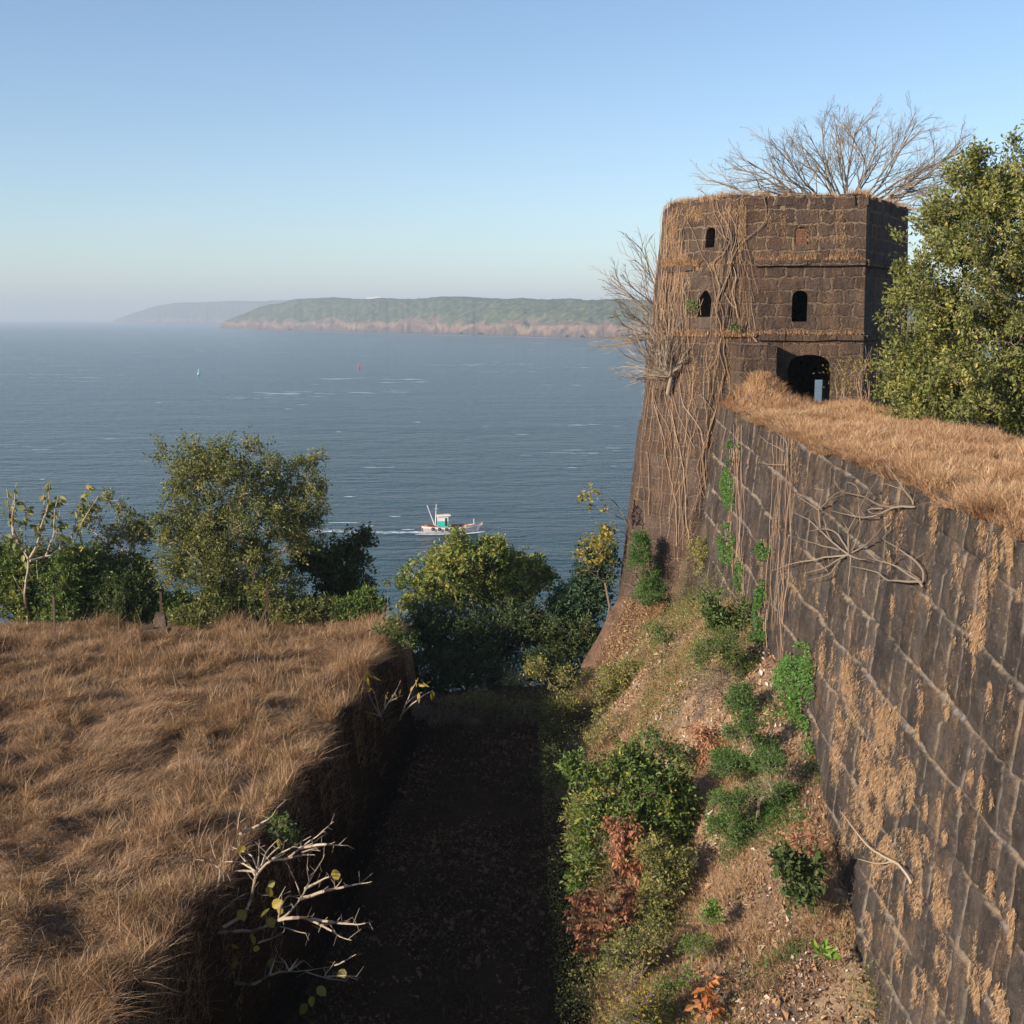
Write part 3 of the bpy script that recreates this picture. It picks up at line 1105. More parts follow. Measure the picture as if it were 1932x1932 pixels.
def path_dist(P):
    d = np.full(len(P), 1e9)
    for a, b in zip(PATH[:-1], PATH[1:]):
        t = np.clip(((P[:, :2] - a) @ (b - a)) / ((b - a) @ (b - a)), 0, 1)
        d = np.minimum(d, np.linalg.norm(P[:, :2] - a - t[:, None] * (b - a), axis=1))
    return d


def tufts(n_t, per, xy, zf, rad, rng):
    """blades gathered in tufts: returns positions, tuft index and outward direction"""
    c = xy(n_t)
    n_t = len(c)
    a = rng.uniform(0, 6.283, (n_t, per))
    r_ = np.sqrt(rng.uniform(0, 1, (n_t, per))) * (rad * rng.uniform(.5, 1.4, n_t))[:, None]
    x = (c[:, 0:1] + np.cos(a) * r_).ravel()
    y = (c[:, 1:2] + np.sin(a) * r_).ravel()
    out = np.stack([np.cos(a).ravel(), np.sin(a).ravel(), np.zeros(n_t * per)], -1) * (r_ / rad).ravel()[:, None]
    return np.stack([x, y, zf(x, y) - .02], -1), np.repeat(np.arange(n_t), per), out, c


def terrace_xy(n):
    y = rng.uniform(17, 49.6, n * 3)
    x = rng.uniform(-27, 0, n * 3)
    k_ = (x < np.interp(y, *EDGE) + .40) & (x > -.44 * y - 5.0)
    x, y = x[k_], y[k_]
    P_ = np.stack([x, y, np.full(len(x), -12.0)], -1)
    P_ = P_[in_frame(P_, .20)]
    return P_[:n, :2]


mb = MB()
# flattened mat
c = terrace_xy(190000)
x, y = c[:, 0], c[:, 1]
P = np.stack([x, y, terrain(x, y) + rng.uniform(-.02, .06, len(x))], -1)
lump = fbm(x * .75, y * .75, 0, 101, 3)
wa = 6.28 * 1.8 * fbm(x * .45, y * .45, 0, 111, 2) + rng.normal(0, .8, len(x))
lean = np.stack([np.cos(wa), np.sin(wa), np.zeros(len(x))], -1) * rng.uniform(.8, 1.6, len(x))[:, None]
mb.blades(P, rng.uniform(.12, .40, len(P)), rng.uniform(.009, .016, len(P)), lean, rng, np.clip(.25 + .55 * fbm(x * .7, y * .7, 0, 123, 3) + rng.normal(0, .2, len(P)), 0, 1))
# tufts
P, ti, out, c = tufts(9600, 44, terrace_xy, terrain, .15, rng)
lumpc = fbm(c[:, 0] * .75, c[:, 1] * .75, 0, 101, 3)
pdc = path_dist(c)
rimc = np.clip(1 - (np.interp(c[:, 1], *EDGE) - c[:, 0]) / 2.0, 0, 1)
hc = (.10 + 1.15 * np.clip(lumpc - .34, 0, 1) + .18 * rimc) * rng.uniform(.45, 1.5, len(c)) * (.25 + .75 * smooth((pdc - .35) / .8))
tc_ = np.clip(.20 + .60 * fbm(c[:, 0] * .6, c[:, 1] * .6, 0, 121, 3) + rng.normal(0, .14, len(c)) + .08 * rimc, 0, 1)
tl = rng.normal(0, .40, (len(c), 3)) * [1, 1, 0]
wa = 6.28 * fbm(c[:, 0] * .25, c[:, 1] * .25, 0, 113, 2) * 1.6
tl[:, 0] += .25 * np.cos(wa)
tl[:, 1] += .25 * np.sin(wa)
hgt = hc[ti] * rng.uniform(.5, 1.25, len(P))
lean = out * .55 + tl[ti] + rng.normal(0, .30, (len(P), 3)) * [1, 1, .3]
mb.blades(P, hgt, rng.uniform(.009, .018, len(P)), lean, rng, np.clip(tc_[ti] + rng.normal(0, .15, len(P)), 0, 1))
pd, lump = pdc[ti], lumpc[ti]
# taller pale stalks standing out of the mat
sel = rng.choice(len(P), 9000, replace=False)
sel = sel[(pd[sel] > .8) & (lump[sel] > .40)]
mb.blades(P[sel], hgt[sel] + rng.uniform(.15, .5, len(sel)), .011, rng.normal(0, .4, (len(sel), 3)) + np.array([.1, 0, 0]), rng, np.clip(rng.normal(.85, .15, len(sel)), 0, 1))
tag(mb.build('dry_grass', M['grass']), 'dry reddish brown grass matted over the flat terrace beside the ditch', 'grass', kind='stuff')

# rampart top
def walk_xy(n):
    y = rng.uniform(17, 50.6, n * 2)
    x = rng.uniform(WX - .10, W_IN + .1, n * 2)
    P_ = np.stack([x, y, walk_z(x, y)], -1)
    return P_[in_frame(P_, .04)][:n, :2]


P, ti, out, c = tufts(5200, 32, walk_xy, walk_z, .14, rng)
lumpc = fbm(c[:, 0] * .9, c[:, 1] * .9, 0, 131, 3)
rimc = np.clip(1 - (c[:, 0] - WX) / .55, 0, 1)
hc = (.09 + .60 * np.clip(lumpc - .28, 0, 1) + .10 * rimc) * rng.uniform(.5, 1.5, len(c))
red = rimc * (vnoise(c[:, 1] * .8, 0, 0, 139) > .45)
tc_ = np.clip(.36 + .5 * fbm(c[:, 0] * .6, c[:, 1] * .6, 0, 137, 3) + rng.normal(0, .12, len(c)) - .34 * red, 0, 1)
tl = rng.normal(0, .35, (len(c), 3)) * [1, 1, 0]
tl[:, 0] -= .5 * rimc
tl[:, 2] -= .4 * rimc
hgt = hc[ti] * rng.uniform(.5, 1.25, len(P))
lean = out * .5 + tl[ti] + rng.normal(0, .30, (len(P), 3)) * [1, 1, .3]
tint = np.clip(tc_[ti] + rng.normal(0, .15, len(P)), 0, 1)
mb = MB()
mb.blades(P, hgt, rng.uniform(.010, .018, len(P)), lean, rng, tint)
c = walk_xy(60000)
lean = rng.normal(0, .9, (len(c), 3)) * [1, 1, .2]
mb.blades(np.column_stack([c, walk_z(c[:, 0], c[:, 1])]), rng.uniform(.08, .24, len(c)), rng.uniform(.009, .015, len(c)), lean, rng, np.clip(rng.normal(.5, .2, len(c)), 0, 1))
tag(mb.build('dry_grass', M['straw']), 'orange straw coloured grass covering the top of the rampart wall', 'grass', kind='stuff')

# tower top, ledges and joints
mb = MB()
pts, ups, hs = [], [], []
PT = poly_at(Z_TOP)
for i, cnt in ((6, 2600), (5, 2600), (0, 2400), (4, 500)):
    a, b = PT[i], PT[(i + 1) % NF]
    s = rng.uniform(0, 1, cnt)
    den = vnoise(s * 9, i * 7.1, 0, 141)
    s = s[(den > .40) | (rng.random(cnt) < (.75 if i == 5 else .25))]
    q = a + (b - a) * s[:, None] - facet_n(i) * rng.uniform(-.02, .9, len(s))[:, None]
    pts.append(np.column_stack([q, np.full(len(s), Z_TOP + .02)]))
    hs.append(rng.uniform(.12, .38, len(s)) * (.5 + vnoise(s * 6, i * 3.3, 0, 143)))
for i, z, s0, s1, cnt, dep in ((6, 2.22, .22, 1, 700, .15), (6, -.68, .30, 1, 420, .15), (5, 2.1, 0, .62, 2000, .12), (6, 2.1, 0, .2, 60, .1), (5, -.75, .0, .9, 700, .1), (6, -.75, .0, .28, 700, .2)):
    P2 = poly_at(z)
    a, b = P2[i], P2[(i + 1) % NF]
    s = rng.uniform(s0, s1, cnt)
    q = a + (b - a) * s[:, None] + facet_n(i) * rng.uniform(0, dep, cnt)[:, None]
    pts.append(np.column_stack([q, np.full(cnt, z) + rng.uniform(-.05, .05, cnt)]))
    hs.append(rng.uniform(.10, .30, cnt) * (.4 + .9 * vnoise(s * 14, i, z, 145)))
P, H = np.concatenate(pts), np.concatenate(hs)
lean = rng.normal(0, .45, (len(P), 3)) * [1, 1, .3]
mb.blades(P, H, rng.uniform(.014, .024, len(P)), lean, rng, np.clip(rng.normal(.55, .22, len(P)), 0, 1))
tag(mb.build('dry_grass', M['straw']), 'tufts of straw coloured grass along the tower top and its ledges', 'grass', kind='stuff')

# dry moss and hanging dead growth on stone
def wall_patch(rows, fn, mb, rng, dens=900, h=(.10, .26), w=(.012, .03), droop=.75, tc=.5):
    for (px, py, rx, ry) in rows:
        area = rx * ry * math.pi
        cnt = max(8, int(area / 10000 * dens))
        a, r_ = rng.uniform(0, 6.283, cnt), np.sqrt(rng.uniform(0, 1, cnt))
        X_, Y_ = px + np.cos(a) * r_ * rx, py + np.sin(a) * r_ * ry
        keep = fbm(X_ / 11, Y_ / 42, 0, 151, 4) + rng.normal(0, .13, cnt) > .44 + .20 * r_
        X_, Y_ = X_[keep], Y_[keep]
        if not len(X_):
            continue
        P, N = fn(X_, Y_)
        cnt = len(P)
        up = norm(N * rng.uniform(.3, .8, (cnt, 1)) + np.array([0, 0, -1.0]) * droop + rng.normal(0, .35, (cnt, 3)))
        lean = rng.normal(0, .4, (cnt, 3)) + np.array([0, 0, -.5])
        mb.blades(P, rng.uniform(*h, cnt), rng.uniform(*w, cnt), lean, rng, np.clip(rng.normal(tc, .24, cnt), 0, 1), up=up)


def fn_wall(X_, Y_):
    P = on_wall(X_, Y_, 0)
    P[:, 0] += .10 * (fbm(P[:, 1] * .35, P[:, 2] * .35, 0, 81) - .5) + .05 * (vnoise(P[:, 1] * 1.3, P[:, 2] * 1.3, 0, 83) - .5) - .01
    return P, np.broadcast_to(np.array([-1.0, 0, BAT]), P.shape)


def fn_tower(X_, Y_):
    Q = [on_tower(a, b, .0) for a, b in zip(X_, Y_)]
    return np.array([q[0] for q in Q]), np.array([facet_plane(q[1])[1] for q in Q])


mb = MB()
rows = [(1612, 1320, 36, 100), (1655, 1420, 42, 110), (1630, 1520, 40, 80), (1580, 1270, 16, 55), (1700, 1480, 30, 60), (1660, 1340, 18, 60),
        (1710, 1600, 50, 40), (1690, 1390, 14, 60), (1580, 1400, 14, 90), (1600, 1560, 18, 70), (1730, 1680, 16, 60), (1775, 1690, 14, 70),
        (1842, 1190, 22, 40), (1860, 1120, 9, 70), (1812, 1080, 8, 60), (1905, 1040, 12, 50), (1880, 1060, 8, 60), (1755, 1130, 7, 40), (1790, 1320, 7, 40),
        (1640, 1235, 12, 22), (1555, 1230, 8, 50), (1500, 830, 9, 60), (1460, 800, 8, 20), (1510, 900, 8, 60), (1435, 1090, 9, 60), (1440, 1180, 9, 40),
        (1500, 1110, 6, 40), (1560, 1160, 6, 30), (1680, 950, 10, 60), (1700, 1020, 12, 60), (1762, 980, 9, 50), (1820, 960, 8, 40), (1740, 1860, 12, 50), (1780, 1810, 12, 50),
        (1850, 1860, 14, 50), (1890, 1900, 18, 50), (1640, 1760, 8, 40), (1700, 1800, 8, 40), (1665, 1640, 18, 50), (1900, 1370, 6, 40), (1860, 1000, 8, 40)]
for _ in range(80):
    px_ = rng.uniform(1400, 1932)
    lo_, hi_ = np.interp(px_, [1400, 1932], [790, 990]), np.interp(px_, [1400, 1560, 1660], [1130, 1500, 1932])
    py_ = rng.uniform(lo_, hi_)
    rows.append((px_, py_, rng.uniform(1.5, 4) * (1 + (px_ - 1400) / 700), rng.uniform(12, 40)))
wall_patch(rows, fn_wall, mb, rng, 8500, (.03, .085), (.006, .012), .8, .5)
tag(mb.build('dry_moss', M['moss']), 'tan dry growth clinging in vertical patches to the rampart face', 'moss', kind='stuff')
mb = MB()
rows = [(1262, 470, 12, 75), (1275, 440, 14, 50), (1290, 480, 12, 22), (1300, 400, 40, 14), (1325, 400, 14, 14), (1285, 530, 16, 30), (1252, 560, 8, 50), (1375, 400, 20, 12),
        (1400, 420, 8, 50), (1330, 500, 40, 8), (1395, 520, 6, 60), (1545, 400, 40, 5), (1480, 415, 8, 40), (1560, 450, 60, 5), (1590, 430, 6, 40), (1510, 480, 70, 6), (1450, 440, 8, 40),
        (1585, 405, 8, 18), (1530, 440, 8, 26), (1465, 405, 30, 6), (1600, 470, 30, 6), (1425, 470, 10, 30),
        (1340, 690, 10, 40), (1240, 640, 10, 16), (1310, 720, 12, 50), (1320, 905, 10, 22), (1275, 930, 8, 26), (1300, 1000, 14, 26), (1255, 980, 8, 24), (1230, 900, 6, 40),
        (1360, 640, 20, 10), (1380, 700, 10, 40), (1350, 800, 10, 40), (1215, 760, 5, 40), (1290, 840, 8, 30)]
wall_patch(rows[:10], fn_tower, mb, rng, 12000, (.06, .20), (.010, .018), .7, .6)
wall_patch(rows[10:], fn_tower, mb, rng, 6000, (.04, .12), (.008, .016), .7, .5)
tag(mb.build('dry_moss', M['moss']), 'straw coloured dead growth clinging to the joints of the tower', 'moss', kind='stuff')

# bank: fallen leaves, stubble; ditch: a thinner litter
n = 130000
y = rng.uniform(22, 54, n)
x = rng.uniform(-5, 8.2, n)
P = np.stack([x, y, terrain(x, y) + .012], -1)
xf = np.interp(y, *XF)
ex = np.interp(y, *EDGE)
wgt = np.where(x > xf - .4, .25 + 1.0 * np.clip(fbm(x * .7, y * .7, 0, 161, 3) - .30, 0, 1) * 2, .9 * np.clip(fbm(x * .5, y * .35, 0, 163, 3) - .36, 0, 1) + .5 * (y > 48.5))
keep = (rng.random(n) < wgt) & (x > ex + .9) & in_frame(P, .04)
P = P[keep]
mb = MB()
leaf_shade = P[:, 0] < np.interp(P[:, 1], *XF) - .2
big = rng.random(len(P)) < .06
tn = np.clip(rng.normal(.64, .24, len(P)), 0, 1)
mb.leaves(P, np.where(big, rng.uniform(.16, .28, len(P)), rng.uniform(.06, .15, len(P))), rng, np.where(leaf_shade, tn * .42, tn), .6, 1.6)  # leaves on the ditch floor tinted darker to stand for shade
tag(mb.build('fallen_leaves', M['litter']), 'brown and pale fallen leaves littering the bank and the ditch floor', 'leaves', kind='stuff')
n = 190000
y = rng.uniform(22, 54, n)
x = rng.uniform(.4, 8.0, n)
P = np.stack([x, y, terrain(x, y) - .01], -1)
dn = fbm(x * .45, y * .45, 0, 171, 3)
keep = (rng.random(n) < np.clip((dn - .36) * 5, .12, 1)) & in_frame(P, .04) & (x > np.interp(y, *XF) - .2 + 2.2 * (fbm(x * .6, y * .8, 0, 175, 3) - .5))
P = P[keep]
lean = rng.normal(0, .6, (len(P), 3)) * [1, 1, .3] + np.array([-.35, 0, -.1])
mb = MB()
mb.blades(P, rng.uniform(.10, .42, len(P)) * (.5 + .9 * vnoise(P[:, 0] * 1.3, P[:, 1] * 1.3, 0, 173)), rng.uniform(.008, .015, len(P)), lean, rng, np.clip(rng.normal(.66, .22, len(P)), 0, 1))
q_ = rng.integers(0, FOOT.shape[0], 9000), (FOOT.shape[1] * (1 - rng.uniform(0, 1, 9000) ** 1.6 * .74)).astype(int) - 1
Pf = FOOT[q_] + rng.normal(0, .06, (9000, 3)) * [1, 1, .3] + [0, 0, .02]
mb.blades(Pf, rng.uniform(.08, .34, 9000), rng.uniform(.010, .018, 9000), rng.normal(0, .7, (9000, 3)) * [1, 1, .3] + np.array([-.2, -.2, -.1]), rng, np.clip(rng.normal(.62, .22, 9000), 0, 1))
mb.leaves(Pf[:4000] + [0, 0, .03], rng.uniform(.07, .16, 4000), rng, np.clip(rng.normal(.7, .2, 4000), 0, 1), .6, 1.4)
tag(mb.build('dry_grass', M['grass']), 'thin brown stubble and withered grass on the bank under the rampart', 'grass', kind='stuff')
# dead growth over the terrace side, coloured almost black to deepen its shade
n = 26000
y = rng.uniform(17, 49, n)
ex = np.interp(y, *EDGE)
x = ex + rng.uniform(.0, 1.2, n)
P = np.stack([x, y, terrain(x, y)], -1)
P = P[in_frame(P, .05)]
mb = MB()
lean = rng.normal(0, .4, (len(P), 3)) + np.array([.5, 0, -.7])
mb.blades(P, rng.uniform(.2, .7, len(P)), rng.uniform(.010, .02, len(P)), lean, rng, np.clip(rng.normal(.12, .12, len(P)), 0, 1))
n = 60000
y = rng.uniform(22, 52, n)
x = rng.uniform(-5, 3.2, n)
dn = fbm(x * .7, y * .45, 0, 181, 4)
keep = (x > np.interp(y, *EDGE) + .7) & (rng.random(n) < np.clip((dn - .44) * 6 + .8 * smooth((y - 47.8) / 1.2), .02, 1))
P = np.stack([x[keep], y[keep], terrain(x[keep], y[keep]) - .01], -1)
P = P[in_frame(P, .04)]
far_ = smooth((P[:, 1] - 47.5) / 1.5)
mb.blades(P, rng.uniform(.08, .35, len(P)) * (1 + .5 * far_), rng.uniform(.008, .016, len(P)), rng.normal(0, .8, (len(P), 3)) * [1, 1, .3], rng, np.clip(rng.normal(.45, .3, len(P)) + .5 * far_, 0, 1))  # floor blades shade-dark, paler toward the sunlit far strip
tag(mb.build('shade_dark_undergrowth', M['under']), 'dead undergrowth, coloured darker for shade, on the shaded side and floor of the ditch', 'undergrowth', kind='stuff')

# ------------------------------------------------------------------ trees and shrubs


def grow(roots, pts, rng, bal=.35, wob=.06, mids=2):
    """connect scattered points into one branching skeleton; returns (P0, P1, r-weight edges) and tip flags"""
    nodes = [np.asarray(q, float) for q in roots]
    par = [-1] + list(range(len(roots) - 1))
    plen = [0.0]
    for i in range(1, len(nodes)):
        plen.append(plen[-1] + np.linalg.norm(nodes[i] - nodes[i - 1]))
    cap = len(roots) + len(pts) * (mids + 1) + 4
    A = np.zeros((cap, 3))
    L = np.zeros(cap)
    cnt = len(nodes)
    A[:cnt] = nodes
    L[:cnt] = plen
    top = nodes[-1]
    isleaf = {}
    order = np.argsort(np.linalg.norm(pts - top, axis=1))
    for j in order:
        q = pts[j]
        d = np.linalg.norm(A[:cnt] - q, axis=1)
        k_ = int(np.argmin(d + bal * L[:cnt]))
        a = A[k_].copy()
        last = k_
        for m_ in range(mids):
            f = (m_ + 1) / (mids + 1)
            v = a + (q - a) * f + rng.normal(0, wob * d[k_], 3) + np.array([0, 0, wob * 1.2 * d[k_] * math.sin(f * 3.14)])
            A[cnt] = v
            par.append(last)
            L[cnt] = L[last] + np.linalg.norm(v - A[last])
            last = cnt
            cnt += 1
        A[cnt] = q
        par.append(last)
        L[cnt] = L[last] + np.linalg.norm(q - A[last])
        isleaf[j] = cnt
        cnt += 1
    par = np.array(par)
    w = np.zeros(cnt)
    child = np.zeros(cnt, int)
    for i in range(cnt - 1, 0, -1):
        if child[i] == 0:
            w[i] = 1
        w[par[i]] += w[i]
        child[par[i]] += 1
    return A[:cnt], par, w, child


def skeleton_mesh(mb, A, par, w, rtip, rbase, rng, power=.5, tint=.5, sides=None):
    r = rtip * np.maximum(w, 1) ** power
    r = np.minimum(r, rbase)
    i = np.arange(1, len(A))
    rp = np.minimum(r[par[i]], r[i] * 1.35)
    tt = np.clip(tint + rng.normal(0, .12, len(i)), 0, 1)
    for lo, hi, sd in ((0, .02, 3), (.02, .06, 5), (.06, 9, 8)):
        m = (r[i] >= lo) & (r[i] < hi)
        if m.any():
            mb.segs(A[par[i[m]]], A[i[m]], rp[m], r[i[m]], sd if sides is None else sides, tt[m])


def envelope(ells, n, rng, gap=.42, gs=1.0, shell=.33, seed=0):
    """points inside ellipsoids given as (px, py, rx, ry, Y, depth ratio)"""
    vol = np.array([e[2] * e[3] for e in ells], float)
    out = []
    for _ in range(40):
        pick = rng.choice(len(ells), n, p=vol / vol.sum())
        d = norm(rng.normal(0, 1, (n, 3))) * (rng.uniform(0, 1, n) ** shell)[:, None]
        E = np.array(ells, float)[pick]
        C = np.stack([at(e[0], e[1], e[4]) for e in ells])[pick]
        sx = metres(E[:, 2], E[:, 4])
        sz = metres(E[:, 3], E[:, 4])
        P = C + d * np.stack([sx, sx * E[:, 5], sz], -1)
        keep = fbm(P[:, 0] * gs, P[:, 1] * gs, P[:, 2] * gs, 200 + seed, 2) > gap
        out.append(P[keep])
        if sum(len(o) for o in out) >= n:
            break
    return np.concatenate(out)[:n]


CNT = [0]


def plant(name, label, cat, base, ells, pal, n_pts=120, per=25, leaf=.10, spread=.32, rtip=.006, rbase=.12, gap=.42, gs=1.0, bal=.35,
          bark='bark', group=None, trunk=None, wood='trunk', crown='crown', aspect=.55, up=.5, bt=.4, hang=0.0, above=None, tint_c=.5, shell=.33, btips=0, sun_t=0.0):
    CNT[0] += 1
    rng = np.random.default_rng(1000 + CNT[0])
    base = np.asarray(base, float)
    o = empty(name, base, label, cat, group)
    pts = envelope(ells, n_pts, rng, gap, gs, shell, CNT[0])
    if above is not None:
        fl = terrain(pts[:, 0], pts[:, 1]) + above
        pts[:, 2] = np.maximum(pts[:, 2], fl)
    roots = [base + np.array([0, 0, -.15])]
    if trunk is not None:
        roots += [np.asarray(t, float) for t in trunk]
    else:
        roots.append(base + (pts.mean(0) - base) * .25)
    A, par, w, ch = grow(roots, pts, rng, bal)
    mb = MB()
    skeleton_mesh(mb, A, par, w, rtip, rbase, rng, .5, bt)
    # twigs inside each clump
    tips = pts
    if per:
        nt = 4
        Pb = np.repeat(tips, nt, 0)
        td = norm(rng.normal(0, 1, (len(Pb), 3)) + np.array([0, 0, .4 - hang]))
        tl = rng.uniform(.6, 1.3, len(Pb)) * spread
        mb.segs(Pb, Pb + td * tl[:, None], rtip * .8, rtip * .35, 3, np.clip(bt + rng.normal(0, .1, len(Pb)), 0, 1))
        mb.build(wood, M[bark], o)
        k_ = max(1, per // nt)
        f = rng.uniform(.15, 1.1, (len(Pb), k_))
        LP = Pb[:, None] + td[:, None] * (tl[:, None] * f)[..., None]
        LP = LP.reshape(-1, 3) + rng.normal(0, spread * .22, (len(Pb) * k_, 3))
        ax = np.repeat(td, k_, 0) * .8 + np.array([0, 0, -hang])
        ct = np.repeat(np.repeat(rng.normal(0, .13, len(tips)), nt), k_)
        tn = np.clip(tint_c + ct + rng.normal(0, .17, len(LP)), 0, 1)
        mb2 = MB()
        if above is not None:
            LP[:, 2] = np.maximum(LP[:, 2], terrain(LP[:, 0], LP[:, 1]) + .03)
        mb2.leaves(LP, rng.uniform(.5, 1.4, len(LP)) * leaf, rng, tn, aspect, up, ax)
        mb2.build(crown, M['leaf_' + pal], o)
    else:
        if btips:
            Pb = np.repeat(tips, btips, 0)
            pa_ = np.array([A[par[np.argmin(np.linalg.norm(A - t, axis=1))]] for t in tips])
            od = norm(tips - pa_)
            td = norm(np.repeat(od, btips, 0) + rng.normal(0, .55, (len(Pb), 3)))
            tl = rng.uniform(.4, 1.2, len(Pb)) * spread
            mb.segs(Pb, Pb + td * tl[:, None], rtip * .9, rtip * .4, 3, np.clip(bt + rng.normal(0, .1, len(Pb)), 0, 1))
        mb.build(wood, M[bark], o)
    return o


def shrub(name, label, base_px, ells, pal, depth=1.0, cat='shrub', dY=0.0, **kw):
    """a shrub rooted where its foot meets the ground; ells are (px, py, rx, ry)"""
    b = ground_hit(*base_px)
    b[1] += dY
    if 1180 < base_px[0] < 1345 and b[1] > 51.5:
        b = at(base_px[0], base_px[1], on_tower(*base_px)[0][1] - .75)
    b[2] = float(terrain(b[0], b[1]))
    fwd = kw.pop('fwd', .7)
    E = [(e[0], e[1], e[2], e[3], b[1] - fwd + (e[4] if len(e) > 4 else 0), depth) for e in ells]
    kw.setdefault('wood', 'stem')
    kw.setdefault('crown', 'foliage')
    kw.setdefault('rbase', .045)
    kw.setdefault('above', .06)
    return plant(name, label, cat, b, E, pal, **kw)


# the big leafy tree inside the rampart
plant('leafy_tree', 'tall leafy olive green tree rising beside the tower behind the grassy wall top', 'tree', (16.6, 41.5, -5.0),
      [(1880, 560, 165, 280, 41, .9), (1760, 640, 95, 150, 41, .9), (1830, 420, 80, 90, 41, .9), (1905, 330, 75, 70, 41, .9), (1990, 520, 150, 290, 41, .9), (1715, 700, 62, 72, 41.5, .9),
       (1870, 740, 150, 80, 39.5, .8), (1790, 740, 100, 60, 40.5, .8), (1715, 560, 30, 70, 41.5, .8), (1700, 450, 14, 14, 41, .6), (1880, 800, 150, 46, 40, .7), (1770, 785, 90, 34, 40.5, .7), (1700, 745, 50, 24, 41, .7)],
      'olive', n_pts=1500, per=60, leaf=.14, spread=.42, rtip=.008, rbase=.26, gap=.43, gs=.8, trunk=[(16.4, 41.3, -3.2), (16.2, 41.2, -1.6)], shell=.45)
# bare tree behind the tower
def fan(px0, py0, Y, spec, rng):
    pts = []
    for ang0, ang1, r0, r1, n_ in spec:
        a = np.radians(rng.uniform(ang0, ang1, n_))
        r_ = r0 + (r1 - r0) * np.sqrt(rng.uniform(0, 1, n_))
        P = at(px0 + np.cos(a) * r_, py0 - np.sin(a) * r_, Y)
        P[:, 1] += rng.normal(0, 1, n_) * metres(r_, Y) * .35
        pts.append(P)
    return np.concatenate(pts)


def bare(name, label, cat, roots, pts, rtip, rbase, bark='bark', bt=.5, bal=.55, group=None, spread=.5, btips=3, power=.5, part='branches', wob=.06, seed=0):
    rng = np.random.default_rng(300 + seed)
    o = empty(name, roots[0], label, cat, group)
    A, par, w, ch = grow(roots, pts, rng, bal, wob)
    mb = MB()
    skeleton_mesh(mb, A, par, w, rtip, rbase, rng, power, bt)
    pidx = [int(np.argmin(np.linalg.norm(A - t, axis=1))) for t in pts]
    od = norm(pts - A[par[pidx]])
    if btips:
        Pb = np.repeat(pts, btips, 0)
        td = norm(np.repeat(od, btips, 0) + rng.normal(0, .55, (len(Pb), 3)))
        tl = rng.uniform(.3, 1.2, len(Pb)) * spread
        mb.segs(Pb, Pb + td * tl[:, None], rtip * .9, rtip * .45, 3, np.clip(bt + rng.normal(0, .1, len(Pb)), 0, 1))
    mb.build(part, M[bark], o)
    return o


def limb(mb, p, d, L, r, depth, rng, kids, lift, tint, rmin=.008, spread=.62, seg=7):
    """one curved limb and its side branches"""
    pts = [np.array(p, float)]
    dirs = []
    d = np.array(d, float)
    for i in range(seg):
        d = d + rng.normal(0, .125, 3)
        d[2] += lift
        d /= np.linalg.norm(d)
        dirs.append(d.copy())
        pts.append(pts[-1] + d * L / seg)
    mb.tube(np.array(pts), np.linspace(max(r, rmin), max(r * .35, rmin * .8), seg + 1), 7 if r > .05 else (5 if r > .02 else 3), float(np.clip(tint + rng.normal(0, .08), 0, 1)))
    if depth == 0:
        return
    n = kids[0]
    for j in range(n):
        f = .22 + .76 * (j + rng.uniform(.1, .9)) / n
        i = min(int(f * seg), seg - 1)
        q = pts[i] + (pts[i + 1] - pts[i]) * (f * seg - i)
        pr = rng.normal(0, 1, 3)
        pr -= dirs[i] * (pr @ dirs[i])
        pr /= np.linalg.norm(pr)
        dd = dirs[i] + pr * spread * rng.uniform(.6, 1.2)
        dd /= np.linalg.norm(dd)
        limb(mb, q, dd, L * (1.05 - .6 * f) * rng.uniform(.42, .68), r * (1 - .5 * f) * .55, depth - 1, rng, kids[1:], lift, tint, rmin, spread, max(4, seg - 1))


rng = np.random.default_rng(33)
Yb = 67.0
p0 = at(1603, 388, Yb)
o = empty('bare_tree', p0 + np.array([0, 0, -9.5]), 'leafless grey tree spreading its crown above the tower roof', 'tree')
mb = MB()
mb.tube(np.array([p0 + [0, 0, -9.6], p0 + [.1, 0, -5], p0 + [0, 0, -2.0], p0 + [0, 0, -.5]]), [.42, .36, .30, .26], 10, .5)
angs_ = list(np.linspace(3, 174, 30))
for i_, ang in enumerate(angs_):
    ln = np.interp(ang, [0, 20, 35, 48, 60, 78, 95, 113, 130, 145, 160, 172, 180], [205, 230, 232, 225, 212, 182, 160, 165, 180, 195, 225, 285, 250]) * rng.uniform(.86, 1.04)
    a_ = R(ang + rng.normal(0, 2))
    x_ = np.interp(ang, [0, 20, 60, 120, 165, 180], [70, 30, 6, -10, -50, -90])
    d_ = np.array([math.cos(a_), rng.normal(0, .28), math.sin(a_) - .12])
    q_ = at(1603 + x_ * .9, 386, Yb) + np.array([0, d_[1] * .5, -.55 + .2 * rng.random()])
    limb(mb, q_, d_ / np.linalg.norm(d_), metres(ln - abs(x_) * .8, Yb) + .3, .070 * (ln / 200) * rng.uniform(.7, 1.1), 3, rng, (9, 5, 4), .016, .5, .0055, .58, 9)
mb.build('branches', M['bark'], o)
Yb = 60.5
p0 = at(1290, 640, Yb)
o = empty('bare_tree', p0 + np.array([0, 0, -6.0]), 'leafless tree reaching out over the sea from behind the tower', 'tree')
mb = MB()
mb.tube(np.array([p0 + [.4, 0, -6.1], p0 + [.2, 0, -3], p0 + [0, 0, -1], p0]), [.2, .17, .14, .12], 8, .5)
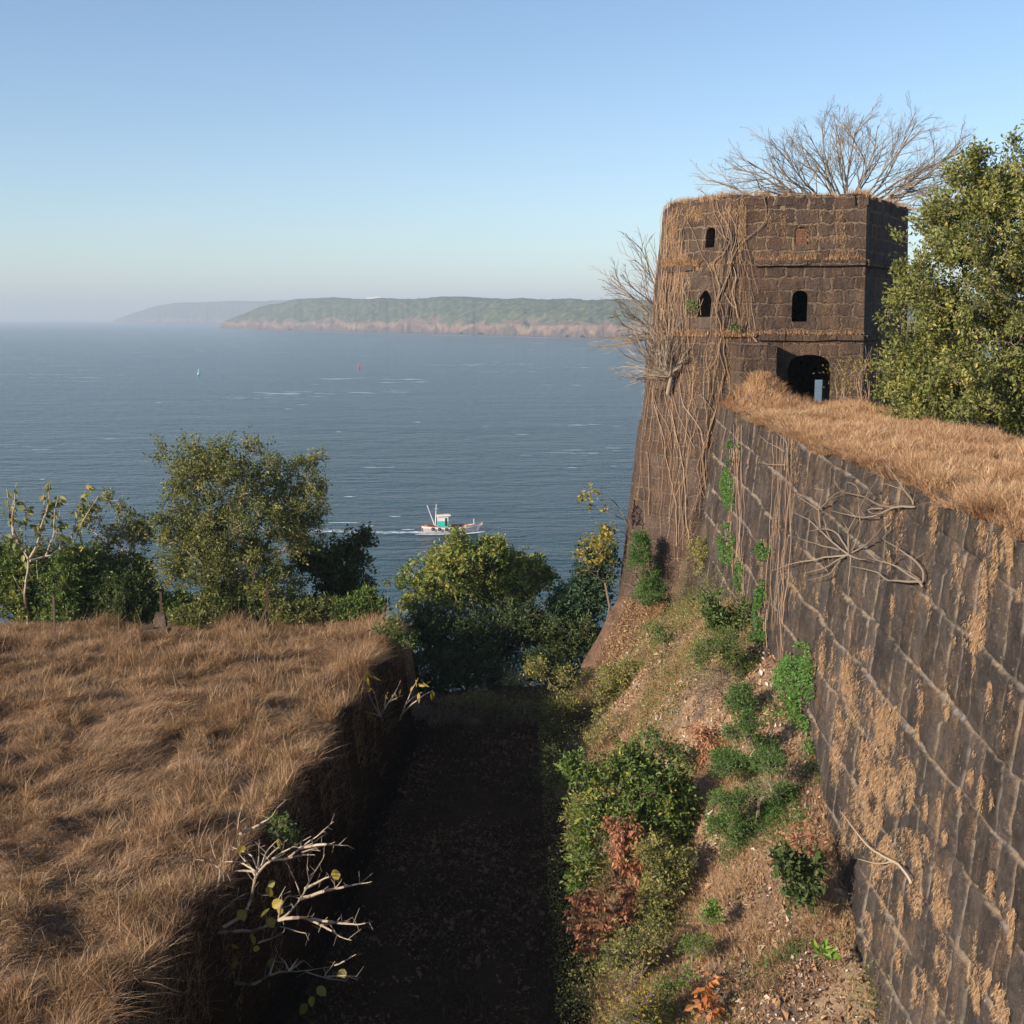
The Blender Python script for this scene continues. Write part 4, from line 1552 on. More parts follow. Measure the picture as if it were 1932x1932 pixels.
for ang, ln, dy in ((112, 190, .2), (122, 190, -.3), (132, 185, .2), (142, 165, -.2), (151, 165, .3), (160, 150, -.2), (168, 150, .1), (177, 130, -.2), (188, 110, .2)):
    a_ = R(ang)
    d_ = np.array([math.cos(a_), dy * .6, math.sin(a_)])
    limb(mb, p0, d_ / np.linalg.norm(d_), metres(ln, Yb), .055, 2, rng, (8, 5), .012, .5, .010, .5)
mb.build('branches', M['bark'], o)


def gz(px, py, Y):
    q = at(px, py, Y)
    q[2] = float(terrain(q[0], q[1]))
    return q


# trees on the seaward edge beyond the terrace
def tree_px(name, label, px, Y, ells, pal, cat='tree', depth=.8, trunk_px=None, **kw):
    b = gz(px, 1180, Y)
    E = [(e[0], e[1], e[2], e[3], Y + (e[4] if len(e) > 4 else 0), depth) for e in ells]
    tr = [at(a, c, Y) for a, c in trunk_px] if trunk_px else None
    return plant(name, label, cat, b, E, pal, trunk=tr, **kw)


tree_px('leafy_tree', 'large bushy tree with thinning yellow green leaves behind the rusty fence posts', 430, 50.9,
        [(455, 960, 125, 120), (380, 890, 75, 60), (450, 870, 95, 40), (545, 930, 70, 70), (590, 880, 22, 26), (400, 1030, 100, 80), (490, 1050, 95, 70), (330, 1000, 45, 70), (310, 850, 14, 26), (600, 950, 18, 40), (400, 1095, 95, 46), (500, 1110, 80, 40), (330, 1080, 50, 40), (570, 1010, 50, 50)],
        'autumn', n_pts=900, per=48, leaf=.125, spread=.40, rtip=.008, rbase=.11, gap=.40, gs=.9, trunk_px=[(432, 1120), (436, 1060)], tint_c=.36, shell=.45)
tree_px('leafy_tree', 'dark green tree beside the large yellowing tree, overhanging the sea', 610, 53.6,
        [(630, 1070, 66, 64), (665, 1035, 40, 40), (590, 1110, 66, 60), (650, 1120, 60, 56), (688, 1010, 20, 18), (590, 1050, 40, 40), (620, 1010, 16, 14)],
        'dark', n_pts=280, per=40, leaf=.17, spread=.36, rtip=.008, rbase=.09, gap=.38, gs=.8, shell=.5, tint_c=.55)
tree_px('leafy_tree', 'rounded sunlit green tree with broad leaves in the gap below the fishing boat', 880, 61,
        [(860, 1090, 100, 62), (850, 1035, 34, 26), (930, 1050, 50, 34), (990, 1080, 40, 26), (790, 1120, 60, 50), (960, 1110, 70, 50), (1030, 1085, 16, 16)],
        'green', n_pts=560, per=42, leaf=.21, spread=.40, rtip=.009, rbase=.11, gap=.40, gs=.9, shell=.5, tint_c=.86)
tree_px('thicket_shrub', 'dark leaved shrub, tree shade also in its colour, closing the seaward end of the ditch', 880, 54.5,
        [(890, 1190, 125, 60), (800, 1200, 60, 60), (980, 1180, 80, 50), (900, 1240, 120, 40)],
        'dark', cat='shrub', n_pts=430, per=40, leaf=.16, spread=.38, rtip=.007, rbase=.06, gap=.30, gs=.8, shell=.6, wood='stem', crown='foliage', tint_c=.42)  # dark leaves, with shading by nearby trees painted in as well
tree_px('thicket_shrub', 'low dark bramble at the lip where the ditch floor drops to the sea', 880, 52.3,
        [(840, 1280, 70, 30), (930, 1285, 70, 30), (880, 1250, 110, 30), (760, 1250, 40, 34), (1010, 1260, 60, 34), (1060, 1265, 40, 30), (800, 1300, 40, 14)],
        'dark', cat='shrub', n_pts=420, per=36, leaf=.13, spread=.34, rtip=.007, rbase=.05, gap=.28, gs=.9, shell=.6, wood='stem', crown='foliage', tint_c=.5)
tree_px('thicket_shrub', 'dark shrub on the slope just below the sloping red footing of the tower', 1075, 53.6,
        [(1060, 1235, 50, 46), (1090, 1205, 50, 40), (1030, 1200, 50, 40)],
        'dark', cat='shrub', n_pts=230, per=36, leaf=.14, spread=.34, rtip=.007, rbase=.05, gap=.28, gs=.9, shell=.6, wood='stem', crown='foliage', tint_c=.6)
tree_px('leafy_tree', 'bluish green tree on the slope at the seaward foot of the tower', 1110, 57,
        [(1110, 1110, 50, 60), (1080, 1150, 50, 40), (1130, 1050, 34, 60), (1060, 1140, 30, 24), (1100, 1190, 46, 40)],
        'teal', n_pts=260, per=40, leaf=.18, spread=.36, rtip=.008, rbase=.09, gap=.34, gs=.8, shell=.5, tint_c=.55)
tree_px('leafy_tree', 'thin tree with yellowing leaves leaning out between the bluish tree and the tower', 1150, 55,
        [(1125, 1030, 34, 34), (1150, 1000, 16, 24), (1105, 1060, 24, 20), (1140, 1075, 20, 20)],
        'yellow', n_pts=34, per=18, leaf=.17, spread=.32, rtip=.010, rbase=.05, gap=.3, shell=.6, tint_c=.45)
# shrub belt behind the terrace
BELT = [
    (-90, 1190, 51.0, [(-90, 1110, 90, 70), (-60, 1060, 60, 40), (-160, 1130, 60, 50)], 'green', 'wide green thicket shrub at the outer end of the terrace edge, half out of view', .6),
    (95, 1190, 52.0, [(90, 1070, 60, 50), (180, 1070, 60, 44), (20, 1040, 30, 30), (250, 1080, 40, 40)], 'autumn', 'taller olive shrub filling the thicket behind the big leaved sapling', .34),
    (40, 1190, 51.0, [(35, 1110, 75, 75), (20, 1065, 50, 40), (60, 1150, 60, 40)], 'green', 'green thicket shrub under the big leaved sapling at the terrace edge', .72),
    (140, 1190, 50.6, [(135, 1110, 65, 75), (150, 1065, 50, 34), (130, 1155, 70, 36)], 'green', 'bushy green shrub behind the thin wooden fence post', .64),
    (225, 1190, 50.8, [(225, 1125, 60, 60), (260, 1120, 40, 50), (240, 1160, 60, 34)], 'dark', 'dark green shrub between the two upright fence posts', .75),
    (300, 1190, 51.2, [(290, 1150, 44, 40), (350, 1155, 46, 34)], 'green', 'low light green shrub behind the post on its masonry block', .6),
    (400, 1190, 50.4, [(400, 1165, 70, 26), (350, 1170, 40, 20)], 'autumn', 'low straggly shrub with mixed dry leaves under the large yellowing tree', .32),
    (560, 1190, 50.2, [(560, 1160, 66, 36), (620, 1165, 50, 32)], 'autumn', 'brownish green scrub at the foot of the dark green tree', .25),
    (480, 1190, 51.0, [(470, 1140, 46, 44), (430, 1135, 40, 36)], 'green', 'small green shrub close behind the leaning fence post', .45),
    (680, 1190, 49.8, [(670, 1165, 40, 34), (700, 1140, 26, 26)], 'green', 'green shrub at the corner of the terrace where the ground drops to the sea', .5),
]
for px, py, Y, el, pal, lab, tc in BELT:
    tree_px('thicket_shrub', lab, px, Y, el, pal, cat='shrub', n_pts=420, per=34, leaf=.14, spread=.30, rtip=.007, rbase=.05, gap=.32, gs=1.0, shell=.5,
            wood='stem', crown='foliage', tint_c=tc)
tree_px('slender_tree', 'thin open tree with sparse leaves beside the large yellowing tree', 270, 52,
        [(215, 1010, 36, 34), (250, 1000, 30, 40), (170, 975, 24, 26), (230, 960, 20, 12), (275, 1010, 26, 40), (200, 940, 14, 14)],
        'autumn', n_pts=130, per=18, leaf=.15, spread=.30, rtip=.010, rbase=.06, gap=.34, shell=.6, trunk_px=[(255, 1120), (235, 1060)], bark='palebark', tint_c=.42)


# ---- plants drawn branch by branch (paths in picture pixels, each at its own distance)
def conv(z, sc, ox, oy):
    return [((ox + a / sc) / 1.41615, (oy + b / sc) / 1.41615) for a, b in z]


def path_plant(name, label, cat, base, paths, depth, bark, rmax, rmin, leaves=None, pal='yellow', leaf=.25, group=None, seed=0, bt=.6, twigs=0, tw_len=.4, wood='branches', lt=.6, aspect=.75):
    """paths: pixel polylines; depth(px, py, frac) gives the distance Y of each point"""
    rng = np.random.default_rng(600 + seed)
    o = empty(name, base, label, cat, group)
    mb = MB()
    for pth in paths:
        pts = np.array(pth, float)
        L = np.concatenate([[0], np.cumsum(np.linalg.norm(np.diff(pts, axis=0), axis=1))])
        n = max(5, int(L[-1] / 7))
        f = np.linspace(0, L[-1], n)
        px, py = np.interp(f, L, pts[:, 0]), np.interp(f, L, pts[:, 1])
        if len(pts) > 2:
            for _ in range(2):
                px[1:-1] = (px[:-2] + 2 * px[1:-1] + px[2:]) / 4
                py[1:-1] = (py[:-2] + 2 * py[1:-1] + py[2:]) / 4
        wob = (fbm(f * .03, 0, 0, seed * 7 + int(pts[0, 0]), 2) - .5)
        px = px + 5 * (fbm(f * .045, 3.3, 0, seed * 5 + int(pts[0, 1]), 3) - .5) * np.minimum(1, f / 12)
        py = py + 5 * (fbm(f * .045, 8.3, 0, seed * 5 + int(pts[0, 0]), 3) - .5) * np.minimum(1, f / 12)
        P = np.array([depth(a, b, q / max(1, L[-1]), w_) for a, b, q, w_ in zip(px, py, f, wob)])
        length = np.linalg.norm(np.diff(P, axis=0), axis=1).sum()
        r0 = min(rmax, rmin + .0075 * length)
        mb.tube(P, rmin + (r0 - rmin) * (1 - np.linspace(0, 1, n)) ** .8, 6 if r0 > .02 else 4, float(np.clip(bt + rng.normal(0, .1), 0, 1)))
        for _ in range(int(twigs * length)):
            i = rng.integers(n // 4, n)
            d = norm((P[min(i + 1, n - 1)] - P[max(i - 1, 0)])[None] + rng.normal(0, .5, (1, 3)) * np.linalg.norm(P[min(i + 1, n - 1)] - P[max(i - 1, 0)]) * 2)[0]
            d[2] += .25
            q = P[i] + d * tw_len * rng.uniform(.4, 1.2)
            mb.segs(P[i], q, rmin * 1.1, rmin * .6, 4, float(np.clip(bt + rng.normal(0, .1), 0, 1)))
    mb.build(wood, M[bark], o)
    if leaves is not None and len(leaves):
        mb = MB()
        P = np.array([depth(a, b, .6, 0) for a, b in leaves])
        k_ = len(P)
        ax = rng.normal(0, .5, (k_, 3)) + np.array([.2, -.3, -.5])
        mb.round_leaves(P, rng.uniform(.65, 1.25, k_) * leaf, rng, np.clip(rng.normal(lt, .2, k_), 0, 1), aspect)
        mb.build('leaves', M['leaf_' + pal], o)
    return o


# large bare bush growing out over the ditch
c5 = lambda z: conv(z, 2.816, 500, 2050)
paths = [c5(z) for z in (
    [(200, 1240), (340, 1170), (440, 1100), (490, 960), (515, 820), (560, 760), (640, 690), (740, 690), (850, 610), (960, 530), (1105, 410)],
    [(640, 690), (720, 640), (800, 600), (935, 520)], [(850, 610), (950, 585), (1110, 580), (1200, 585)], [(880, 600), (960, 560), (1050, 495)], [(740, 690), (850, 660), (960, 660)], [(860, 640), (1000, 600), (1115, 565)],
    [(235, 1245), (500, 1230), (690, 1150), (760, 1100), (850, 1000), (890, 910), (960, 800), (1035, 655)],
    [(850, 990), (1110, 910), (1250, 885), (1390, 860)], [(890, 910), (1010, 850), (1130, 810)], [(860, 985), (820, 880), (765, 740)], [(920, 860), (905, 780), (910, 680)], [(1110, 910), (1165, 860)], [(1110, 900), (1105, 820)],
    [(690, 1130), (710, 1030), (755, 960), (850, 985)], [(710, 1030), (670, 960), (560, 965)], [(690, 990), (740, 900)],
    [(690, 1150), (850, 1130), (920, 1145), (1020, 1190), (1100, 1250), (1165, 1285), (1240, 1300)], [(1020, 1190), (1120, 1170), (1205, 1160)], [(940, 1140), (1180, 1180), (1300, 1185), (1400, 1155)],
    [(930, 1140), (960, 1095)], [(1010, 1180), (1055, 1130)], [(1010, 1190), (990, 1245)], [(1120, 1170), (1150, 1130)],
    [(250, 1590), (420, 1640), (520, 1630), (620, 1560), (700, 1540), (900, 1530), (1025, 1505)], [(620, 1560), (650, 1480), (680, 1390)], [(765, 1530), (835, 1440)], [(765, 1530), (730, 1445)], [(765, 1535), (880, 1455)],
    [(900, 1540), (1030, 1580), (1190, 1615)], [(1030, 1580), (1110, 1460)], [(1110, 1490), (1200, 1460), (1275, 1405)], [(1050, 1575), (1170, 1570), (1270, 1575)],
    [(200, 1250), (205, 1450), (185, 1600), (180, 1740), (130, 1790)], [(180, 1740), (250, 1750), (350, 1780)],
    [(200, 1240), (170, 1110), (100, 1000), (20, 910)], [(170, 1100), (90, 1050), (0, 1020)], [(170, 1100), (300, 1020), (455, 940)], [(200, 1180), (235, 1100), (350, 1010)],
    [(200, 980), (240, 880), (245, 740), (200, 650)], [(245, 740), (310, 640)], [(200, 1100), (200, 980)],
    [(515, 820), (470, 740), (400, 660)], [(520, 800), (540, 700), (540, 540)], [(540, 770), (620, 660), (760, 540)], [(520, 790), (430, 770), (270, 800)], [(510, 780), (380, 700), (250, 720)], [(530, 760), (480, 650), (330, 600)],
    [(560, 740), (600, 620), (690, 540)], [(240, 760), (150, 700), (60, 690)], [(540, 1320), (640, 1290), (725, 1240)], [(700, 1200), (780, 1220), (840, 1250), (920, 1250)], [(400, 500), (520, 440), (640, 370), (680, 310)], [(385, 460), (415, 275)])]
dep = lambda px, py, f, w: at(px, py, 26.2 + w * 3.0 - max(0, px - 405) * .008 - .25 * min(1, max(0, (1700 - py) / 150)))
lv = c5([(125, 830), (110, 890), (135, 910), (200, 890), (610, 905), (625, 900), (405, 1085), (395, 1070), (605, 1140), (590, 1160), (520, 1175), (480, 1250), (470, 1270), (500, 1330), (530, 1340), (620, 1060), (640, 1050), (1140, 1530), (1120, 1540), (905, 1780), (890, 1790), (940, 1720),
         (620, 1600), (300, 1480), (330, 1330), (420, 590), (640, 1430), (980, 1650), (60, 1840), (150, 1890), (300, 1650), (60, 1390), (700, 1050), (1100, 770), (1150, 800), (680, 530)])
bb = at(*c5([(200, 1300)])[0], 26.3)
path_plant('bare_bush', 'large pale bare bush with a few round yellow green leaves, leaning over the dark ditch', 'bush', bb, paths, dep, 'bark', .040, .0055, lv, 'yellow', .24, seed=1, bt=.72, twigs=1.6, tw_len=.28, lt=.42)
shrub('ditch_shrub', 'small green shrub in the shade behind the large bare bush', (520, 1600), [(525, 1560, 22, 18), (545, 1590, 20, 20)], 'green', n_pts=26, per=20, leaf=.09, spread=.2, gap=.2)
# frangipani like shrub on the lip
c4 = lambda z: conv(z, 1.932, 900, 1300)
paths = [c4(z) for z in ([(225, 1190), (190, 1120), (165, 1070), (150, 1025)], [(225, 1180), (205, 1100), (190, 1045)], [(228, 1180), (270, 1110), (310, 1060), (330, 1000)], [(250, 1150), (245, 1090), (265, 1060)],
                         [(325, 1205), (350, 1130), (380, 1070), (415, 1000)], [(340, 1170), (430, 1090), (490, 1055)], [(360, 1120), (400, 1080), (440, 1060)], [(270, 1110), (340, 1080)], [(230, 1190), (190, 1170), (145, 1165)])]
lv = c4([(150, 950), (165, 965), (185, 975), (160, 985), (150, 1035), (120, 1035), (185, 1040), (290, 1070), (300, 1065), (330, 1045), (405, 995), (420, 985), (440, 1005), (415, 1020), (390, 1030), (495, 1055), (485, 1070), (130, 1160), (145, 1150), (160, 1160), (150, 1175), (250, 1075), (440, 1040), (425, 1060)])
bq = ground_hit(738, 1372)
path_plant('leafless_shrub', 'small pale stemmed shrub with long yellow green leaves at the ditch lip', 'shrub', at(755, 1372, 41.0), paths, lambda px, py, f, w: at(px, py, 41.0 + w * 2), 'palebark', .03, .010, lv, 'yellow', .34, seed=2, bt=.6, lt=.6, aspect=.34)
# big leaved sapling at the far edge of the terrace
c6 = lambda z: conv(z, 3.864, 0, 1250)
paths = [c6(z) for z in ([(290, 1640), (270, 1400), (255, 1300), (300, 1000), (310, 950), (260, 880), (180, 760), (100, 700), (0, 690)], [(310, 960), (480, 920), (620, 840), (780, 750), (820, 650), (840, 590)], [(300, 960), (390, 800), (420, 620), (470, 430), (440, 200)],
                         [(265, 870), (270, 600), (270, 450), (240, 320)], [(470, 920), (560, 700), (560, 450), (600, 280)], [(740, 720), (790, 500), (850, 350), (890, 190)], [(250, 1300), (190, 1200), (130, 1110)], [(140, 700), (100, 520), (70, 220)],
                         [(180, 760), (120, 560), (150, 400), (160, 200)], [(620, 840), (640, 650), (620, 450)], [(800, 680), (900, 480), (1020, 290)], [(380, 960), (390, 1150)], [(420, 620), (500, 400), (520, 150)], [(640, 830), (760, 860), (800, 850)])]
rng = np.random.default_rng(17)
lv = []
for p_, n_ in ((0, 6), (1, 12), (2, 26), (3, 16), (4, 22), (5, 18), (7, 14), (8, 14), (9, 8), (10, 16), (12, 16), (13, 8)):
    pp = np.array(paths[p_])
    for _ in range(n_):
        f = rng.uniform(.35, 1.0) * (len(pp) - 1)
        i = min(int(f), len(pp) - 2)
        q = pp[i] + (pp[i + 1] - pp[i]) * (f - i)
        lv.append((q[0] + rng.normal(0, 3.5), q[1] + rng.normal(0, 4)))
path_plant('sapling', 'tall open sapling with large drooping yellow green leaves above the thicket', 'tree', gz(52, 1190, 50), paths, lambda px, py, f, w: at(px, py, 50 + w * 3), 'palebark', .07, .012, lv, 'autumn', .34, seed=3, bt=.5, wood='trunk', lt=.45, aspect=.6)

# ---- the bank
BANK = [
    # name, label, foot, ellipses, palette, options
    ('feathery_shrub', 'upright feathery green shrub against the foot of the tower', (1215, 1150), [(1215, 1070, 28, 55), (1220, 1110, 34, 34), (1208, 1030, 14, 26)], 'creeper', dict(n_pts=150, per=44, leaf=.09, spread=.26, tint_c=.5, aspect=.4, fwd=.3)),
    ('feathery_shrub', 'olive yellow shrub with bare lower stems at the tower foot where the rampart begins', (1340, 1120), [(1310, 1050, 40, 28), (1335, 1040, 26, 22), (1290, 1075, 16, 18)], 'olive', dict(n_pts=60, per=34, leaf=.09, spread=.24, tint_c=.7, aspect=.4)),
    ('broad_shrub', 'dark green broad leaved shrub on top of the bank beside the rampart', (1365, 1195), [(1350, 1150, 24, 26), (1385, 1150, 26, 26), (1370, 1175, 34, 22)], 'green', dict(n_pts=54, per=26, leaf=.15, spread=.26, tint_c=.42)),
    ('feathery_shrub', 'soft grey green shrub below the dark broad leaved one on the bank', (1365, 1275), [(1365, 1225, 46, 34), (1385, 1250, 40, 24), (1340, 1240, 34, 28), (1400, 1260, 30, 30)], 'green', dict(n_pts=200, per=36, leaf=.07, spread=.24, tint_c=.62, aspect=.4)),
    ('scrub_bush', 'wide straggly olive shrub across the far end of the ditch', (1110, 1350), [(1070, 1290, 40, 28), (1130, 1295, 60, 38), (1185, 1275, 40, 34), (1100, 1325, 50, 20), (1010, 1260, 24, 18), (1060, 1330, 40, 20), (1160, 1330, 50, 24)], 'olive', dict(n_pts=380, per=24, leaf=.085, spread=.26, tint_c=.66, depth=.7)),
    ('scrub_bush', 'small dry brown shrub between the two olive shrubs', (1160, 1380), [(1150, 1360, 30, 26), (1120, 1390, 20, 20)], 'olive', dict(n_pts=40, per=16, leaf=.08, spread=.24, tint_c=.75)),
    ('leafy_bush', 'large sunlit green bush spilling down from the bank into the ditch', (1205, 1640), [(1110, 1470, 40, 34), (1180, 1460, 60, 40), (1240, 1490, 60, 60), (1120, 1540, 44, 44), (1200, 1540, 60, 60), (1270, 1560, 44, 60), (1100, 1610, 26, 44), (1290, 1510, 30, 40), (1190, 1420, 30, 22), (1090, 1660, 20, 30), (1085, 1450, 24, 30)], 'green', dict(n_pts=430, per=32, leaf=.125, spread=.26, tint_c=.66, depth=.75, shell=.5, gap=.30)),
    ('withered_bush', 'bush of withered rust orange leaves hanging below the large sunlit bush', (1195, 1690), [(1185, 1590, 28, 60), (1165, 1545, 18, 24), (1205, 1640, 18, 40), (1190, 1690, 14, 30)], 'rust', dict(n_pts=70, per=22, leaf=.15, spread=.20, tint_c=.6, hang=.9)),
    ('withered_bush', 'dead shrub with clusters of brown reddish leaves at the shadow edge', (1150, 1790), [(1105, 1700, 30, 26), (1150, 1740, 50, 34), (1190, 1740, 26, 40), (1095, 1740, 24, 20), (1130, 1780, 40, 18)], 'rust', dict(n_pts=64, per=18, leaf=.14, spread=.20, tint_c=.42, hang=.9)),
    ('scrub_bush', 'mixed olive scrub filling the bank beside the withered bush', (1260, 1700), [(1255, 1660, 40, 40), (1230, 1700, 26, 44), (1290, 1630, 30, 34), (1250, 1740, 36, 34), (1240, 1610, 40, 30)], 'olive', dict(n_pts=220, per=22, leaf=.085, spread=.22, tint_c=.6)),
    ('low_herb', 'soft green herb patch on the bank under the bright wall creeper', (1420, 1570), [(1380, 1510, 40, 14), (1440, 1490, 34, 16), (1390, 1555, 50, 14), (1450, 1440, 34, 18), (1470, 1550, 34, 16), (1410, 1595, 44, 12), (1480, 1500, 20, 24), (1350, 1560, 20, 12), (1460, 1600, 20, 12)], 'creeper', dict(n_pts=420, per=30, fwd=.25, gap=.44, gs=1.6, leaf=.065, spread=.22, tint_c=.55, aspect=.4, depth=.8)),
    ('low_herb', 'green herb cushion spreading from the foot of the wall creeper', (1410, 1460), [(1395, 1390, 34, 14), (1440, 1410, 30, 18), (1370, 1440, 40, 14), (1345, 1400, 24, 12), (1420, 1360, 20, 16)], 'creeper', dict(n_pts=230, per=28, fwd=.25, gap=.44, gs=1.6, leaf=.07, spread=.22, tint_c=.45, aspect=.4)),
    ('broad_shrub', 'dark green broad leaved shrub in the corner between bank and rampart', (1525, 1720), [(1490, 1640, 30, 28), (1530, 1650, 24, 50), (1515, 1690, 28, 24), (1475, 1625, 14, 12)], 'dark', dict(n_pts=56, per=18, leaf=.17, spread=.22, tint_c=.62)),
    ('dried_weed', 'tall withered grey weed against the rampart above the dark shrub', (1535, 1640), [(1530, 1590, 22, 50), (1500, 1580, 20, 30)], 'rust', dict(n_pts=36, per=12, leaf=.09, spread=.22, tint_c=.85, hang=.3)),
    ('weed_tuft', 'small bright green weed alone on the dry bank', (1340, 1745), [(1340, 1722, 22, 20)], 'bright', dict(n_pts=26, per=30, leaf=.07, spread=.16, tint_c=.6, gap=.1, aspect=.4)),
    ('weed_tuft', 'bright green weeds on the lower bank above the bare soil', (1305, 1810), [(1305, 1790, 26, 22), (1330, 1775, 14, 12)], 'bright', dict(n_pts=34, per=26, leaf=.06, spread=.16, tint_c=.6, gap=.1, aspect=.4)),
    ('weed_tuft', 'spreading bright green weeds lowest on the bank', (1265, 1900), [(1250, 1870, 36, 26), (1290, 1845, 24, 22), (1230, 1910, 44, 24), (1200, 1930, 40, 16)], 'bright', dict(n_pts=120, per=26, leaf=.06, spread=.18, tint_c=.5, gap=.1, aspect=.4)),
    ('stemmed_shrub', 'wiry shrub of long stems with small yellow leaves at the bottom of the ditch', (1230, 1945), [(1150, 1890, 50, 34), (1190, 1860, 50, 40), (1130, 1860, 20, 30), (1200, 1910, 50, 20)], 'yellow', dict(n_pts=56, per=9, leaf=.085, spread=.34, rtip=.007, tint_c=.5)),
    ('dry_leaf_heap', 'heap of large curled orange leaves on the lower bank', (1340, 1925), [(1345, 1840, 24, 16), (1325, 1880, 24, 22), (1350, 1900, 20, 18), (1320, 1920, 16, 12)], 'orange', dict(n_pts=20, per=4, leaf=.24, spread=.12, tint_c=.62, gap=.05, up=.2, hang=.5, fwd=.15)),
    ('weed_tuft', 'lone pale green sprig in the leaf litter near the rampart', (1555, 1815), [(1552, 1800, 14, 14)], 'bright', dict(n_pts=7, per=6, leaf=.20, spread=.10, tint_c=.85, gap=.0)),
    ('dry_twig_shrub', 'grey shrub of bare twigs low on the middle of the bank', (1330, 1310), [(1310, 1285, 44, 24), (1350, 1280, 34, 18)], 'olive', dict(n_pts=60, per=4, leaf=.05, spread=.34, tint_c=.8)),
    ('weed_tuft', 'green weeds growing from the grassy corner of the terrace above the ditch', (740, 1245), [(735, 1185, 26, 26), (760, 1210, 26, 20), (715, 1165, 24, 18)], 'green', dict(n_pts=70, per=22, leaf=.10, spread=.24, tint_c=.5)),
    ('leafy_bush', 'small bright green bush at the end of the ditch beside the terrace corner', (800, 1300), [(800, 1235, 34, 22), (770, 1265, 34, 24), (830, 1245, 16, 14)], 'bright', dict(n_pts=70, per=24, leaf=.10, spread=.24, tint_c=.25)),
    ('scrub_bush', 'low brown and olive scrub on the lip at the middle of the ditch end', (870, 1345), [(850, 1318, 44, 12), (905, 1322, 40, 12), (820, 1330, 26, 14)], 'autumn', dict(n_pts=90, per=16, leaf=.085, spread=.26, tint_c=.5, fwd=.1)),
    ('scrub_bush', 'small olive scrub creeping over the ditch lip toward the bank', (980, 1350), [(970, 1330, 34, 16), (1010, 1340, 34, 18), (950, 1352, 20, 8)], 'olive', dict(n_pts=90, per=18, leaf=.085, spread=.26, tint_c=.55, fwd=.1)),
    ('weed_tuft', 'dark green weeds in the shade halfway along the foot of the bank', (1040, 1480), [(1030, 1460, 24, 18), (1050, 1490, 22, 18), (1040, 1420, 18, 20)], 'dark', dict(n_pts=60, per=20, leaf=.09, spread=.24, tint_c=.7, fwd=.1)),
    ('scrub_bush', 'olive shrub hanging over the shadow edge in front of the withered rust leaves', (1110, 1690), [(1095, 1580, 24, 40), (1110, 1640, 34, 34), (1090, 1530, 20, 30)], 'olive', dict(n_pts=120, per=24, leaf=.10, spread=.26, tint_c=.6)),
    ('scrub_bush', 'straggly green shrub reaching up the bank above the large sunlit bush', (1290, 1470), [(1260, 1420, 30, 20), (1300, 1440, 34, 22), (1230, 1400, 30, 16)], 'green', dict(n_pts=90, per=18, leaf=.09, spread=.28, tint_c=.55, fwd=.3, gap=.42, gs=1.5)),
    ('withered_bush', 'pale dry shrub with curled tan leaves on the middle of the bank', (1330, 1420), [(1330, 1390, 26, 24), (1345, 1430, 24, 26), (1320, 1450, 18, 20)], 'rust', dict(n_pts=70, per=16, leaf=.11, spread=.2, tint_c=.9, hang=.5, fwd=.25)),
    ('scrub_bush', 'tangled olive and brown scrub at the foot of the bank below the dead shrub', (1190, 1860), [(1200, 1790, 40, 30), (1170, 1820, 34, 26), (1240, 1770, 30, 24)], 'autumn', dict(n_pts=130, per=18, leaf=.085, spread=.3, tint_c=.45, fwd=.4)),
    ('feathery_shrub', 'small green shrub between the grey green shrub and the wall creeper', (1420, 1340), [(1410, 1310, 28, 20), (1440, 1290, 20, 24), (1390, 1330, 24, 14)], 'creeper', dict(n_pts=90, per=26, leaf=.07, spread=.22, tint_c=.4, fwd=.3)),
    ('feathery_shrub', 'thin green shrub rising from leaf litter on the upper bank near the tower', (1250, 1225), [(1240, 1190, 20, 22), (1255, 1205, 22, 14)], 'creeper', dict(n_pts=40, per=22, leaf=.07, spread=.2, tint_c=.5, fwd=.3)),
    ('dry_twig_shrub', 'bare brown twiggy shrub leaning out of the bank above the sunlit bush', (1380, 1330), [(1350, 1290, 40, 30), (1320, 1320, 34, 24)], 'rust', dict(n_pts=80, per=3, leaf=.05, spread=.36, tint_c=.7, fwd=.3)),
    ('scrub_bush', 'dry tangled shrub with thin stems on the lit end of the ditch floor', (1010, 1320), [(1000, 1275, 34, 26), (970, 1285, 26, 16)], 'olive', dict(n_pts=44, per=10, leaf=.08, spread=.3, tint_c=.7)),
]
for nm, lab, foot, el, pal, kw in BANK:
    shrub(nm, lab, foot, el, pal, **kw)

# loose ground cover between the shrubs of the bank
rng = np.random.default_rng(66)
n = 70000
y = rng.uniform(23, 54, n)
x = rng.uniform(1.0, 8.0, n)
dn = fbm(x * .55, y * .55, 0, 301, 3)
foot_ = np.clip(1 - (x - np.interp(y, *XF)) / 3.0, 0, 1)
keep = rng.random(n) < np.clip((dn - .50 + .10 * foot_ + .04 * smooth((y - 38) / 8)) * 5, 0, 1)
x, y, dn = x[keep], y[keep], dn[keep]
P = np.stack([x, y, terrain(x, y) + np.abs(rng.normal(0, 1, len(x))) * .30 * (.3 + 2 * np.clip(dn - .45, 0, .3) / .3)], -1)
P = P[in_frame(P, .03)]
mb = MB()
mb.leaves(P, rng.uniform(.05, .11, len(P)), rng, np.clip(.38 + .5 * (fbm(P[:, 0] * .8, P[:, 1] * .8, 0, 307, 2) - .5) + rng.normal(0, .16, len(P)), 0, 1), .45, .4)
tag(mb.build('undergrowth', M['leaf_autumn']), 'low olive green undergrowth scattered over the bank between the shrubs', 'undergrowth', kind='stuff')

